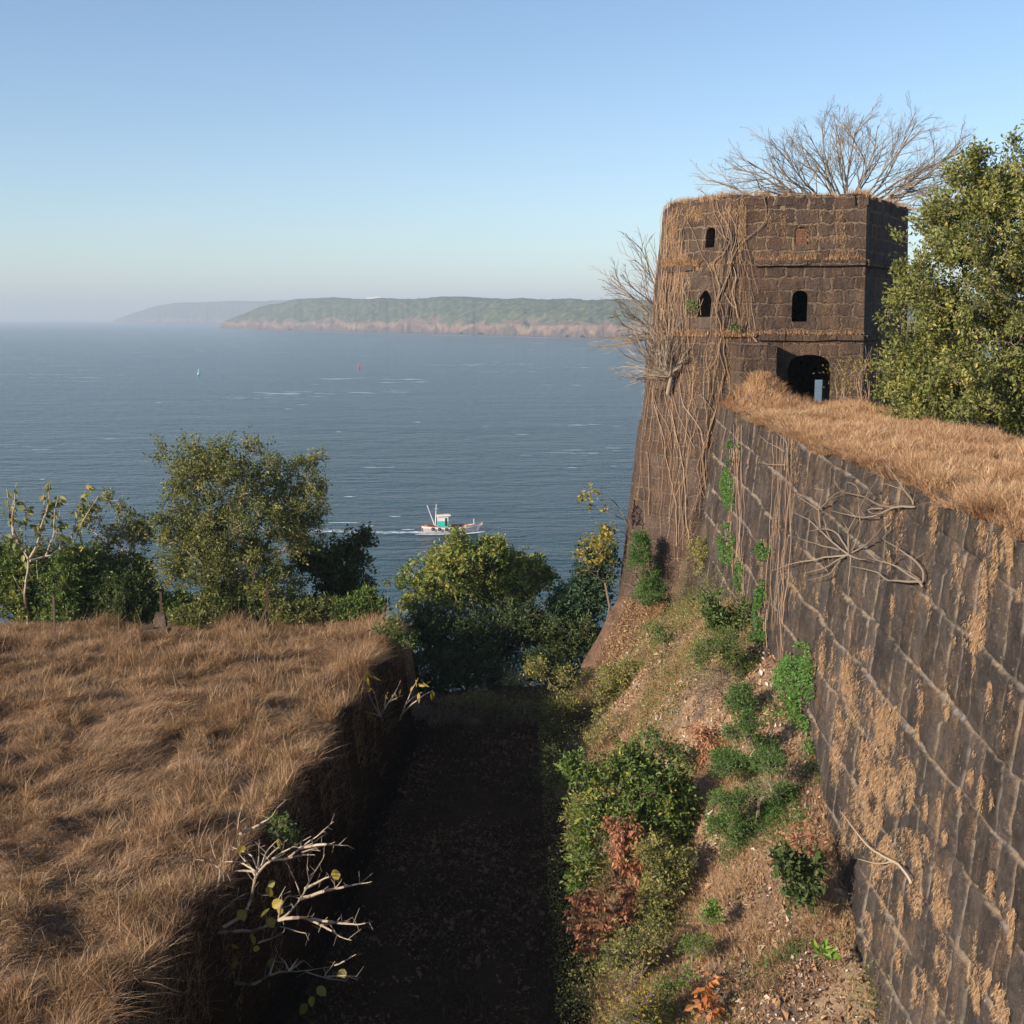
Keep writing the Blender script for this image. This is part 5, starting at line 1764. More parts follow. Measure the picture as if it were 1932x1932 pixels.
n = 60000
y = rng.uniform(25.5, 36, n)
x = rng.uniform(3.2, 8.0, n)
dn = fbm(x * .9, y * .9, 0, 311, 3)
w_ = np.exp(-((y - 29.5) / 3.0) ** 2) * smooth((x - 3.5) / 2)
keep = rng.random(n) < np.clip((dn - .62 + .20 * w_) * 6, 0, 1)
x, y, dn = x[keep], y[keep], dn[keep]
P = np.stack([x, y, terrain(x, y) + np.abs(rng.normal(0, .16, len(x)))], -1)
mb = MB()
mb.leaves(P, rng.uniform(.04, .09, len(P)), rng, np.clip(.45 + rng.normal(0, .2, len(P)), 0, 1), .45, .5)
tag(mb.build('undergrowth', M['leaf_creeper']), 'soft green ground cover along the foot of the rampart', 'undergrowth', kind='stuff')

# ---- creepers and roots on the walls


def creeper(label, rows, fn, pal, n, leaf, thick, seed, tc=.5, name='creeper', stems=6):
    rng = np.random.default_rng(800 + seed)
    P0, _ = fn(np.array([rows[0][0]]), np.array([rows[0][1] + rows[0][3]]))
    o = empty(name, P0[0], label, 'creeper')
    ar = np.array([r_[2] * r_[3] for r_ in rows], float)
    pick = rng.choice(len(rows), n, p=ar / ar.sum())
    E = np.array(rows, float)[pick]
    a, r_ = rng.uniform(0, 6.283, n), np.sqrt(rng.uniform(0, 1, n))
    X_, Y_ = E[:, 0] + np.cos(a) * r_ * E[:, 2], E[:, 1] + np.sin(a) * r_ * E[:, 3]
    lump = fbm(X_ / 16, Y_ / 16, 0, 810 + seed, 3)
    k_ = lump > .30 + .15 * r_
    X_, Y_, lump, r_ = X_[k_], Y_[k_], lump[k_], r_[k_]
    P, N = fn(X_, Y_)
    P = P + N * (thick * (1.15 - r_) * (.3 + lump) * rng.uniform(.3, 1.3, len(P)))[:, None]
    mb = MB()
    mb.leaves(P, rng.uniform(.7, 1.25, len(P)) * leaf, rng, np.clip(tc + (lump - .5) * .7 + rng.normal(0, .15, len(P)), 0, 1), .7, .3, np.array([-.3, -.1, -.5]) + N * .4)
    mb2 = MB()
    for i in range(stems):
        e = rows[i % len(rows)]
        xs_ = e[0] + rng.normal(0, e[2] * .35) + np.linspace(0, rng.normal(0, e[2] * .4), 9)
        yy = np.linspace(e[1] + e[3] * 1.05, e[1] - e[3] * .9, 9)
        Q, Nq = fn(xs_, yy)
        mb2.tube(Q + Nq * .04, .014, 4, .5)
    mb2.build('stem', M['root'], o)
    mb.build('foliage', M['leaf_' + pal], o)
    return o


creeper('dense bright green creeper hanging on the lower rampart face', [(1508, 1290, 34, 66), (1490, 1370, 40, 56), (1520, 1250, 22, 40), (1470, 1400, 34, 40), (1505, 1410, 34, 34)], fn_wall, 'creeper', 7000, .085, .55, 1, .58)
creeper('narrow green creeper climbing the rampart above the dark broad leaved shrub', [(1438, 1160, 13, 46), (1442, 1120, 10, 26), (1432, 1200, 16, 30)], fn_wall, 'creeper', 1700, .09, .28, 2, .40)
creeper('little green creeper tuft halfway up the rampart near the hanging roots', [(1442, 1036, 13, 20)], fn_wall, 'creeper', 420, .09, .22, 3, .36)
creeper('grey green creeper low in the corner where rampart and tower meet', [(1372, 1010, 18, 30), (1372, 1045, 16, 24)], fn_wall, 'creeper', 1500, .08, .28, 4, .42)
creeper('pale green creeper strip in the middle of the corner between rampart and tower', [(1376, 915, 11, 36), (1380, 940, 10, 24)], fn_wall, 'creeper', 1100, .08, .24, 5, .5)
creeper('small dark green creeper high in the corner just under the wall top', [(1388, 845, 12, 18), (1382, 862, 9, 16)], fn_wall, 'creeper', 620, .085, .24, 6, .34)
creeper('thin green creeper beside the dark shrub low on the rampart', [(1398, 1085, 8, 34)], fn_wall, 'creeper', 420, .085, .2, 7, .3)
cz = lambda z: conv(z, 2.76, 1700, 500)
creeper('sprig of green leaves hanging by the pointed tower window', [(cz([(430, 880)])[0][0], cz([(430, 880)])[0][1], 15, 16), (1316, 572, 6, 12)], fn_tower, 'bright', 90, .10, .5, 8, .4, stems=3)
creeper('small green creeper on the tower ledge beside the doorway', [(cz([(745, 1035)])[0][0], cz([(745, 1035)])[0][1], 15, 12)], fn_tower, 'bright', 80, .09, .5, 9, .3, stems=2)

ROOTS = [cz(z) for z in (
    [(310, 120), (370, 230), (440, 340), (460, 430), (500, 510), (560, 600), (580, 700), (600, 820), (590, 930)],
    [(600, 110), (620, 180), (690, 300), (700, 380), (640, 500), (570, 560), (600, 640), (620, 760), (600, 830)],
    [(680, 110), (660, 150), (720, 250), (745, 380), (700, 500), (690, 640), (640, 740), (600, 830)],
    [(745, 110), (760, 170), (730, 260), (740, 330), (830, 370)],
    [(940, 70), (965, 190), (940, 280), (830, 370), (740, 460), (700, 560), (650, 720), (600, 830)],
    [(540, 220), (600, 300), (640, 360), (700, 420)], [(575, 120), (580, 200), (640, 300), (660, 400), (620, 500), (580, 560)],
    [(600, 830), (640, 900), (640, 1010), (645, 1130), (650, 1250), (690, 1420), (690, 1500)],
    [(600, 830), (580, 900), (620, 1000), (630, 1130), (600, 1180)],
    [(600, 1150), (620, 1250), (660, 1380), (620, 1450), (610, 1600), (570, 1700), (520, 1850), (490, 1930)],
    [(600, 1180), (590, 1280), (510, 1370), (500, 1500), (520, 1700), (530, 1930)],
    [(480, 1530), (560, 1640), (620, 1750), (640, 1930)], [(690, 1500), (650, 1620), (690, 1700)],
    [(90, 1210), (120, 1420), (150, 1600), (220, 1720), (260, 1800), (270, 1930)], [(120, 1480), (160, 1640), (190, 1800), (210, 1930)],
    [(200, 1350), (220, 1560), (280, 1750), (320, 1930)], [(270, 1500), (320, 1680), (400, 1850), (440, 1930)], [(320, 1440), (350, 1600), (470, 1760), (500, 1930)],
    [(720, 590), (740, 690), (700, 780), (740, 880), (750, 960)], [(650, 780), (690, 860), (740, 900)],
    [(240, 560), (230, 700), (215, 900), (240, 1100)], [(170, 560), (180, 720), (150, 900), (170, 1150)], [(270, 640), (250, 800), (290, 960), (270, 1150)], [(200, 600), (210, 820), (190, 1000), (220, 1200)],
    [(150, 620), (140, 760), (170, 940), (130, 1120)], [(250, 130), (230, 300), (240, 480), (210, 560)], [(210, 150), (205, 320), (190, 500)], [(280, 150), (260, 330), (280, 520)], [(220, 140), (225, 280), (215, 480), (225, 600)],
    [(870, 1130), (920, 1180), (950, 1290)], [(830, 1080), (900, 1140), (930, 1260)])]
c7 = lambda z: conv(z, 1.7007, 1600, 1000)
ROOTS += [c7(z) for z in (
    [(250, 120), (305, 300), (310, 380), (355, 580), (360, 780)], [(330, 160), (390, 420), (400, 560), (408, 750)], [(450, 240), (480, 500), (520, 620), (548, 720)], [(470, 380), (490, 540), (540, 610), (545, 700)],
    [(225, 350), (235, 480), (232, 640)], [(500, 300), (440, 420), (480, 560), (510, 680)], [(560, 60), (500, 260), (470, 380)], [(395, 470), (380, 560), (390, 700)], [(590, 160), (600, 300), (580, 420), (590, 600)])]


def root_paths(label, paths, fn, group, r0, seed, off=.05, name='climbing_root'):
    for i, pth in enumerate(paths):
        rng = np.random.default_rng(900 + seed * 50 + i)
        p_ = np.array(pth)
        L = np.concatenate([[0], np.cumsum(np.linalg.norm(np.diff(p_, axis=0), axis=1))])
        n = max(8, int(L[-1] / 5))
        f = np.linspace(0, L[-1], n)
        px, py = np.interp(f, L, p_[:, 0]), np.interp(f, L, p_[:, 1])
        for _ in range(4):
            px[1:-1] = (px[:-2] + 2 * px[1:-1] + px[2:]) / 4
            py[1:-1] = (py[:-2] + 2 * py[1:-1] + py[2:]) / 4
        px = px + 1.6 * (fbm(f * .06, i * 3.3, 0, seed, 2) - .5) * 2
        Q, N = fn(px, py)
        Q = Q + norm(N) * (off + .06 * vnoise(f * .04, i * 2.2, 0, seed + 1))[:, None]
        mb = MB()
        rr = r0 * rng.uniform(.6, 1.25)
        mb.tube(Q, rr * np.linspace(.75, 1.0, n) * (.8 + .4 * vnoise(f * .1, i, 0, 5)), 6, float(np.clip(rng.normal(.58, .14), 0, 1)))
        o = mb.build(name, M['root'])
        tag(o, label, 'root', group)


root_paths('pale bare climbing root winding over the tower stones', ROOTS, fn_tower, 'climbing roots on the tower', .020, 1)
rng = np.random.default_rng(404)
mb = MB()
for i in range(140):
    zone = rng.random()
    if zone < .42:
        x0, y0, ln = rng.uniform(1248, 1312), rng.uniform(385, 640), rng.uniform(80, 330)
    elif zone < .78:
        x0, y0, ln = rng.uniform(1205, 1385), rng.uniform(600, 900), rng.uniform(80, 300)
    else:
        x0, y0, ln = rng.uniform(1330, 1420), rng.uniform(380, 620), rng.uniform(60, 240)
    n = max(8, int(ln / 7))
    f = np.linspace(0, ln, n)
    px = x0 - f * .075 * (x0 < 1330) + 26 * (fbm(f * .012, i * 3.1, 0, 405, 3) - .5) * np.minimum(1, f / 60) + f * rng.normal(0, .10)
    py = np.minimum(y0 + f, 1060)
    px = np.maximum(px, 1254 - (py - 385) * .088)
    Q, N = fn_tower(px, py)
    Q = Q + norm(N) * (.02 + .14 * vnoise(f * .05, i * 2.2, 0, 406))[:, None]
    if any(np.any((abs(px - wx) < ww) & (abs(py - wy) < wh)) for wx, wy, ww, wh in ((1340, 448, 13, 24), (1329, 571, 17, 32), (1509, 578, 20, 34))):
        continue
    mb.tube(Q, rng.uniform(.004, .009), 3, float(np.clip(rng.normal(.52, .2), 0, 1)))
tag(mb.build('dry_vines', M['root']), 'tangle of fine dry vine stems covering the seaward face of the tower', 'vines', kind='stuff')
WR = []
rng = np.random.default_rng(55)
for i in range(9):
    x0 = 1484 + rng.uniform(-14, 16)
    WR.append([(x0 + rng.normal(0, 3), 800 + rng.uniform(0, 40)), (x0 - 3 + rng.normal(0, 3), 930), (x0 - 8 + rng.normal(0, 4), 1050), (x0 - 14 + rng.normal(0, 4), rng.uniform(1130, 1270))])
for i in range(7):
    x0 = 1396 + rng.uniform(-16, 10)
    WR.append([(x0, 780 + rng.uniform(0, 30)), (x0 + rng.normal(0, 3), 900), (x0 + rng.normal(0, 3), 1000), (x0 + rng.normal(-2, 3), rng.uniform(1050, 1150))])
WR += [[(1462, 820), (1460, 960), (1452, 1060), (1450, 1140)], [(1470, 1200), (1474, 1260), (1466, 1330), (1470, 1380)], [(1452, 1150), (1452, 1250), (1448, 1330)]]
root_paths('thin brown root hanging straight down the rampart face near the tower', WR, fn_wall, 'hanging roots on the rampart', .014, 2, .04, 'hanging_root')

# bare shrub rooted in the tower stones
p0, _ = on_tower(1266, 752)
p1, _ = on_tower(1276, 712)
n0 = facet_plane(5)[1]
rng = np.random.default_rng(71)
o = empty('bare_shrub', p0, 'leafless grey shrub rooted in the tower wall with twigs fanning over the sea', 'shrub')
mb = MB()
q0 = p1 + n0 * .35
mb.tube(np.array([p0 - n0 * .1, p0 + n0 * .15 + [0, 0, .2], p1 + n0 * .25, q0 + [0, 0, .15]]), [.10, .09, .075, .06], 8, .6)
for ang, ln in ((52, 70), (68, 95), (82, 110), (94, 120), (104, 120), (114, 130), (124, 120), (133, 125), (142, 105), (152, 110), (162, 95), (172, 95), (184, 70), (40, 55)):
    a_ = R(ang)
    d_ = np.array([math.cos(a_), 0, math.sin(a_)]) + n0 * rng.uniform(.1, .5)
    limb(mb, q0, d_ / np.linalg.norm(d_), metres(ln, 52), .038, 2, rng, (6, 4), .006, .66, .008, .5)
mb.build('branches', M['bark'], o)


# leafless shrubs sticking out of the rampart face
def out_of_wall(reach):
    def dep(px, py, f, w):
        r = ray(px, py)
        n = np.array([-1, 0, BAT])
        t = (n @ np.array([WX, 0, WT])) / (r @ n)
        return r * (t - .04 - reach * f - .5 * reach * abs(w))
    return dep


c8 = lambda z: conv(z, 2.816, 2050, 1150)
WS = [
    ('leafless shrub with a knotted root and radiating twigs, in the middle of the rampart face',
     [[(620, 940), (560, 900), (500, 850), (400, 760), (330, 680), (190, 620)], [(400, 760), (385, 590), (440, 420)], [(385, 600), (290, 530), (210, 480)], [(385, 600), (450, 540), (490, 480), (560, 455)], [(610, 930), (605, 740), (670, 650), (740, 500), (830, 370)], [(670, 650), (610, 600), (540, 560)], [(610, 750), (560, 680), (560, 620)],
      [(600, 940), (430, 960), (200, 1000), (30, 1050)], [(580, 950), (420, 1040), (260, 1080)], [(640, 920), (740, 870), (830, 780), (890, 690)], [(630, 940), (620, 1040), (605, 1190)], [(605, 900), (520, 760), (460, 740), (300, 760)], [(540, 900), (400, 870), (220, 800)], [(560, 960), (470, 1090), (300, 1130)], [(500, 850), (450, 780), (420, 640)],
      [(640, 900), (690, 800), (700, 700), (690, 560)], [(620, 940), (700, 980), (740, 970)], [(440, 430), (400, 380)], [(430, 450), (360, 440)]], .9),
    ('leafless shrub jutting from the rampart just below the grassy top',
     [[(1105, 575), (960, 575), (800, 650), (680, 655), (480, 600)], [(960, 575), (870, 580), (750, 510), (560, 460), (490, 380)], [(870, 590), (740, 590), (760, 630), (850, 620)], [(1100, 560), (1095, 520), (1030, 450), (930, 310), (860, 220)], [(1030, 450), (930, 410), (835, 400)], [(1100, 540), (1120, 440)], [(1050, 330), (1030, 450)], [(700, 480), (670, 400), (600, 390)], [(690, 490), (710, 420)], [(640, 655), (560, 580)]], .8),
    ('leafless shrub with two pale limbs jutting from the rampart below the others',
     [[(1170, 1180), (1165, 1150), (1100, 1100), (950, 1010), (820, 980), (740, 890)], [(820, 980), (730, 940)], [(950, 1010), (890, 860)], [(950, 1010), (1000, 930), (990, 850)], [(1165, 1140), (920, 1130), (820, 1070), (630, 1020)], [(1175, 1130), (1185, 1060), (1100, 970), (1010, 900), (870, 815)], [(1150, 1120), (1040, 1050), (960, 1010)]], .8),
    ('small leafless shrub high on the rampart among the hanging roots',
     [[(130, 300), (130, 200), (155, 110), (110, 20)], [(130, 160), (70, 120), (0, 90)], [(130, 260), (40, 265), (-60, 240)], [(150, 110), (130, 60), (60, 10)], [(0, 90), (-60, 40)]], .5)]
for i, (lab, pth, rc) in enumerate(WS):
    pth = [c8(z) for z in pth]
    b = on_wall(*pth[0][0])
    path_plant('bare_shrub', lab, 'shrub', b, pth, out_of_wall(rc), 'bark', .026, .0045, seed=20 + i, bt=.5, twigs=1.3, tw_len=.35)
c9 = lambda z: conv(z, 1.486, 1436, 1736)
pth = [c9(z) for z in ([(1485, 930), (1470, 890), (1420, 840), (1330, 800), (1260, 720), (1200, 640)], [(1420, 840), (1340, 850), (1270, 830)], [(1410, 845), (1370, 870), (1340, 880)])]
path_plant('dead_branch', 'forked dead branch stub sticking out of the lower rampart face', 'branch', on_wall(*pth[0][0]), pth, out_of_wall(.6), 'bark', .032, .006, seed=30, bt=.75)
# leaning stem with yellow leaves on the seaward corner of the tower
cx = lambda z: conv(z, 1.932, 900, 1300)
pth = [cx(z) for z in ([(1500, 190), (1470, 130), (1430, 70), (1350, 25)], [(1480, 170), (1440, 150), (1370, 120)], [(1500, 250), (1440, 215), (1350, 195)], [(1490, 300), (1430, 260), (1390, 255)])]
lv = []
rng = np.random.default_rng(4)
for cxx, cyy, n_ in ((1270, 50, 26), (1330, 15, 20), (1300, 95, 16), (1375, 105, 10), (1385, 230, 14), (1370, 260, 12), (1350, 290, 12)):
    lv += cx([(cxx + rng.normal(0, 18), cyy + rng.normal(0, 14)) for _ in range(n_)])
pth += [cx(z) for z in ([(1350, 25), (1300, 30), (1260, 55)], [(1370, 120), (1310, 95)])]
path_plant('crooked_sapling', 'crooked dark sapling with yellow leaves growing from the seaward corner of the tower', 'sapling', at(1176, 990, 53.5), pth, lambda px, py, f, w: at(px, py, 53.3 + w), 'bark', .05, .012, lv, 'yellow', .17, seed=31, bt=.15, lt=.5, aspect=.6)
# tall weeds beside the doorway
rng = np.random.default_rng(91)
for lab, px, n_, Yw in (('thin dry yellow weeds standing beside the tower doorway', 1585, 9, 49.3), ('taller wispy weeds by the corner of the tower under the leafy tree', 1635, 12, 48.4)):
    b = at(px, 745, Yw)
    b[2] = float(walk_z(b[0], b[1]))
    pth = []
    for _ in range(n_):
        x0 = px + rng.normal(0, 10)
        pth.append([(x0, 752), (x0 + rng.normal(0, 8), 715), (x0 + rng.normal(2, 18), rng.uniform(650, 705))])
    lv = [(px + rng.normal(0, 22), rng.uniform(675, 740)) for _ in range(150)]
    path_plant('tall_weed', lab, 'weed', b, pth, lambda px_, py_, f, w, Yw=Yw: at(px_, py_, Yw + w * 2), 'root', .012, .006, lv, 'yellow', .10, seed=40 + n_, wood='stem', lt=.45, aspect=.4)

# ------------------------------------------------------------------ fence posts on the terrace
M['rust'] = plain('rusty_iron', (.10, .055, .040), .8, .3, .4, 14)
M['oldwood'] = plain('weathered_wood', (.15, .11, .08), .85, .15, .4, 12)
M['plinth'] = plain('old_masonry', (.12, .085, .065), .9, .1, .35, 5)
rng = np.random.default_rng(12)
for px, y0, y1, Y, mat, lab in ((103, 1125, 1196, 47.6, 'oldwood', 'thin weathered wooden fence post standing in front of the shrubs'),
                               (305, 1118, 1192, 47.9, 'rust', 'rusty iron fence post set in a small masonry block'),
                               (505, 1102, 1188, 47.9, 'rust', 'rusty iron fence post with a leaning brace')):
    b = gz(px, 1190, Y)
    o = empty('fence_post', b, lab, 'fence post', 'old fence posts along the terrace edge')
    tz = at(px, y0, Y)[2]
    mb = MB()
    mb.box((b[0], b[1], (tz + b[2]) / 2 - .1), (.075, .075, tz - b[2] + .2), .2, .004, rng, tilt=(.02, .02))
    mb.box((b[0], b[1], tz + .012), (.10, .10, .03), .2)
    mb.build('post', M[mat], o)
    if px == 305:
        mb = MB()
        mb.box((b[0] - .02, b[1], b[2] + .32), (.50, .5, .85), .1, .03, rng)
        mb.box((b[0] - .05, b[1], b[2] + .82), (.36, .36, .22), .15, .03, rng)
        mb.build('masonry_block', M['plinth'], o)
    if px == 505:
        f0, f1 = at(478, 1196, Y - .4), at(503, 1150, Y)
        mb = MB()
        mb.segs(f0, f1, .045, .045, 4)
        mb.build('brace', M['rust'], o)
# loose masonry on the terrace edge
b = gz(296, 1203, 47.0)
mb = MB()
mb.box(b + [0, 0, .12], (1.0, .5, .5), .05, .04, rng)
mb.box(b + [-.3, 0, .40], (.40, .40, .14), .2, .03, rng)
tag(mb.build('stone_block', M['plinth']), 'dark squared stone lying in the grass in front of the masonry post', 'stone')

# ------------------------------------------------------------------ fishing boat
M['white_paint'] = plain('chalky_white_paint', (.74, .70, .66), .5, .3, .12, 1.4)
M['hull_paint'] = plain('worn_hull_paint', (.46, .43, .41), .6, .3, .30, 1.1)
M['red_paint'] = plain('faded_red_paint', (.36, .12, .08), .6, .3, .25, 1.6)
M['turquoise'] = plain('turquoise_paint', (.05, .50, .44), .5, .3, .12, 1.4)
M['boat_dark'] = plain('tarred_rubber', (.022, .020, .020), .8, .2, .2, 3)
M['pole'] = plain('pale_spar', (.70, .66, .68), .5, .3, .15, 3)
M['netting'] = plain('heaped_net', (.09, .05, .04), .95, .1, .5, 5)
M['roof_paint'] = plain('cream_roof', (.78, .64, .55), .6, .3, .12, 1.2)
boat_c = at(853, 1004, 277)
boat_c = boat_c * (SEA / boat_c[2])
BYAW = .10
boat = empty('fishing_boat', boat_c, 'white wooden fishing boat with a turquoise wheelhouse and tyre fenders under way', 'boat')
cb, sb_ = math.cos(BYAW), math.sin(BYAW)


def BW(p):
    p = np.asarray(p, float)
    return np.stack([p[..., 0] * cb - p[..., 1] * sb_, p[..., 0] * sb_ + p[..., 1] * cb, p[..., 2]], -1) + boat_c


HL = 6.6


def sheer(x):
    t = (x + HL) / (2 * HL)
    return 1.25 + .35 * (1 - t) ** 3 + .95 * np.clip(t - .45, 0, 1) ** 2 * 2.2


def beam(x):
    t = (x + HL) / (2 * HL)
    return 1.85 * np.clip(1 - ((t - .42) / .60) ** 4, 0, 1) * np.where(t < .42, .82 + .18 * t / .42, np.clip(1 - ((t - .42) / .59) ** 2.4, 0.02, 1))


xs_ = np.linspace(-HL, HL, 40)
prof = [(0.0, -.55), (.55, -.45), (.80, -.05), (.93, .45), (1.0, 1.0)]
def hull_pt(x, s, u):
    hb, sh = beam(x), sheer(x)
    bx, bz = np.interp(u, [0, .25, .5, .75, 1], [q[0] for q in prof]), np.interp(u, [0, .25, .5, .75, 1], [q[1] for q in prof])
    z = np.where(bz < 0, bz, bz * sh)
    rake = .9 * np.clip((x / HL - .75) / .25, 0, 1) * np.clip(1 - (z + .5) / (sh + .5), 0, 1) * -1.6
    return np.stack([x + rake, s * hb * bx, z], -1)


V = np.stack([np.stack([hull_pt(x, s, u) for s, u in [(-1, u) for u in np.linspace(1, 0, 11)] + [(1, u) for u in np.linspace(.1, 1, 10)]]) for x in xs_])
mb = MB()
mb.grid(BW(V))
st = V[0]
mb.add(BW(st), tris=[[0, i, i + 1] for i in range(1, len(st) - 1)])
mb.build('hull', M['hull_paint'], boat, smooth_=True)
mb = MB()
dk = np.stack([np.stack([[x, -beam(x) * .97, sheer(x) - .35], [x, 0, sheer(x) - .30], [x, beam(x) * .97, sheer(x) - .35]]) for x in xs_])
mb.grid(BW(dk))
mb.build('deck', M['oldwood'], boat)
for s in (-1, 1):
    mb = MB()
    q = np.stack([np.stack([hull_pt(x, s, 1.0) + np.array([0, s * .05, -.38]), hull_pt(x, s, 1.0) + np.array([0, s * .07, -.02]), hull_pt(x, s, 1.0) + np.array([0, -s * .03, .0])]) for x in xs_])
    mb.grid(BW(q))
    mb.build('rub_rail', M['white_paint'], boat)
    mb = MB()
    mb.tube(BW(np.stack([hull_pt(x, s, 1.0) + np.array([0, 0, .06]) for x in xs_[:-1]])), .075, 5)
    mb.build('gunwale', M['red_paint'], boat)
mb = MB()
mb.box(BW(np.array([-HL - .02, 0, .95])), (.10, 2.6, .9), BYAW)
mb.build('transom', M['red_paint'], boat)


def bbox(mb, c, s, tilt=(0, 0)):
    mb.box(BW(np.array(c, float)), s, BYAW, tilt=tilt)


mb = MB()
bbox(mb, (-2.0, 0, 1.95), (2.3, 2.0, 1.3))
wh = mb.build('wheelhouse', M['turquoise'], boat)
mb = MB()
bbox(mb, (-2.0, 0, 3.10), (2.3, 2.0, 1.0))
mb.build('wheelhouse_top', M['white_paint'], boat)
mb = MB()
bbox(mb, (-1.85, 0, 3.70), (3.1, 2.5, .14), (0, -.03))
bbox(mb, (-1.85, 0, 3.80), (2.6, 2.0, .10), (0, -.03))
mb.build('wheelhouse_roof', M['roof_paint'], boat)
mb = MB()
bbox(mb, (-1.35, -1.02, 2.4), (.42, .06, 1.7))
mb.build('door', M['boat_dark'], boat)
for wx, wy, sx_, sy_ in ((-.84, -.5, .05, .6), (-.84, .5, .05, .6), (-2.5, 1.01, .6, .05)):
    mb = MB()
    bbox(mb, (wx, wy, 3.15), (sx_, sy_, .5))
    mb.build('window', M['farglass'], boat)
mb = MB()
mb.segs(BW(np.array([[-3.6, .25, 1.2]])), BW(np.array([[-3.35, .25, 6.1]])), .11, .07, 7)
mb.segs(BW(np.array([[-3.75, .25, 5.1]])), BW(np.array([[-3.0, .25, 5.1]])), .05, .05, 5)
mb.build('mast', M['pole'], boat)
mb = MB()
mb.segs(BW(np.array([[-3.75, -.15, 1.6]])), BW(np.array([[-5.35, -.9, 6.0]])), .13, .10, 7)
mb.build('boom', M['pole'], boat)
mb = MB()
for a, b in (((-5.3, -.9, 6.0), (-3.37, .25, 5.6)), ((-3.36, .25, 5.9), (-.4, 0, 3.8)), ((-5.35, -.9, 6.0), (-5.4, -.9, 1.9)), ((-3.36, .25, 5.9), (5.9, 0, 2.9))):
    mb.segs(BW(np.array([a])), BW(np.array([b])), .016, .016, 3)
mb.build('rigging', M['boat_dark'], boat)
for tx_ in (-4.2, -2.8, -1.3, -.3, .9, 2.1):
    q = hull_pt(tx_, -1, 1.0) + np.array([0, -.16, -.42])
    a = np.linspace(0, 2 * math.pi, 17)
    mb = MB()
    mb.tube(BW(np.stack([q[0] + .27 * np.cos(a), q[1] + 0 * a, q[2] + .27 * np.sin(a)], -1)), .11, 7)
    mb.build('tyre_fender', M['boat_dark'], boat, smooth_=True)
rng = np.random.default_rng(61)
for cx0, w, nm, mt in ((-4.6, 1.1, 'net_pile', 'netting'), (1.0, 1.6, 'net_pile', 'boat_dark'), (3.0, .6, 'net_pile', 'red_paint')):
    g = np.linspace(-1, 1, 11)
    U_, W_ = np.meshgrid(g, g, indexing='ij')
    hgt_ = np.clip(1 - U_ ** 2 * .9 - W_ ** 2 * .9, 0, 1) ** .6 * .6 * (1 + .5 * (vnoise(U_ * 3 + cx0, W_ * 3, 0, 4) - .5))
    mb = MB()
    mb.grid(BW(np.stack([cx0 + U_ * w, W_ * .9, sheer(cx0) - .34 + hgt_], -1)))
    mb.build(nm, M[mt], boat, smooth_=True)
mb = MB()
bbox(mb, (4.7, 0, 2.3), (.16, .16, 1.0))
mb.build('bow_post', M['white_paint'], boat)
mb = MB()
for s in (-1, 1):
    q = np.stack([np.stack([hull_pt(x, s, .55) + np.array([0, s * .04, 0]), hull_pt(x, s, 1.0) + np.array([0, s * .06, .12])]) for x in np.linspace(5.5, HL, 8)])
    mb.grid(BW(q))
mb.build('bow_cheek', M['white_paint'], boat)
mb = MB()
mb.tube(BW(np.stack([hull_pt(x, 0, 1.0) for x in (HL - .12, HL)]) + np.array([[0, 0, -.1], [.1, 0, .35]])), .10, 6)
mb.build('stem_head', M['red_paint'], boat)

# foam along the waterline and in the wake
k = NT('foam')
p = k.pos()
fn_ = k.noise(k.scaled(p, (.5, 1.3, 1)), 1.2, 5, .65)
a = k.n('Attribute', attribute_name='tint').outputs['Fac']
al = k.ramp(k.math('ADD', fn_, k.math('MULTIPLY', a, .42)), [(.60, (0, 0, 0)), (.74, (1, 1, 1))])
k.l(al, k.b.inputs['Alpha'])
M['foam'] = k.set((.72, .75, .78), .7)


def foam(label, line, widths, ties, z=.06):
    mb = MB()
    line = np.array(line, float)
    n = 60
    f = np.linspace(0, len(line) - 1, n)
    cxy = np.stack([np.interp(f, np.arange(len(line)), line[:, i]) for i in (0, 1)], -1)
    w = np.interp(f, np.arange(len(line)), widths)
    tn = np.interp(f, np.arange(len(line)), ties)
    d = norm(np.gradient(cxy, axis=0))
    sd = np.stack([-d[:, 1], d[:, 0]], -1)
    g = np.linspace(-1, 1, 9)
    V = np.zeros((n, 9, 3))
    V[..., :2] = cxy[:, None] + sd[:, None] * (g[None] * w[:, None])[..., None]
    V[..., 2] = SEA + z
    T = tn[:, None] * (1 - np.abs(g)[None] ** 1.5)
    mb.grid(V, T)
    return tag(mb.build('foam', M['foam']), label, 'foam', kind='stuff')


def bw2(x, y):
    q = BW(np.array([x, y, 0.0]))
    return (q[0], q[1])


foam('white foam thrown off along the side of the fishing boat', [bw2(7.0, -.2), bw2(5.5, -1.2), bw2(2, -2.5), bw2(-3, -2.6), bw2(-8, -2.2)], [.3, .9, 1.0, 1.0, .8], [1, .95, .8, .85, .5])
foam('white wake trailing behind the fishing boat', [bw2(-6.4, 0), bw2(-14, .5), bw2(-30, 4), bw2(-46, 10)], [1.6, 2.2, 3.0, 3.5], [.62, .42, .40, .2], .10)
rng = np.random.default_rng(77)
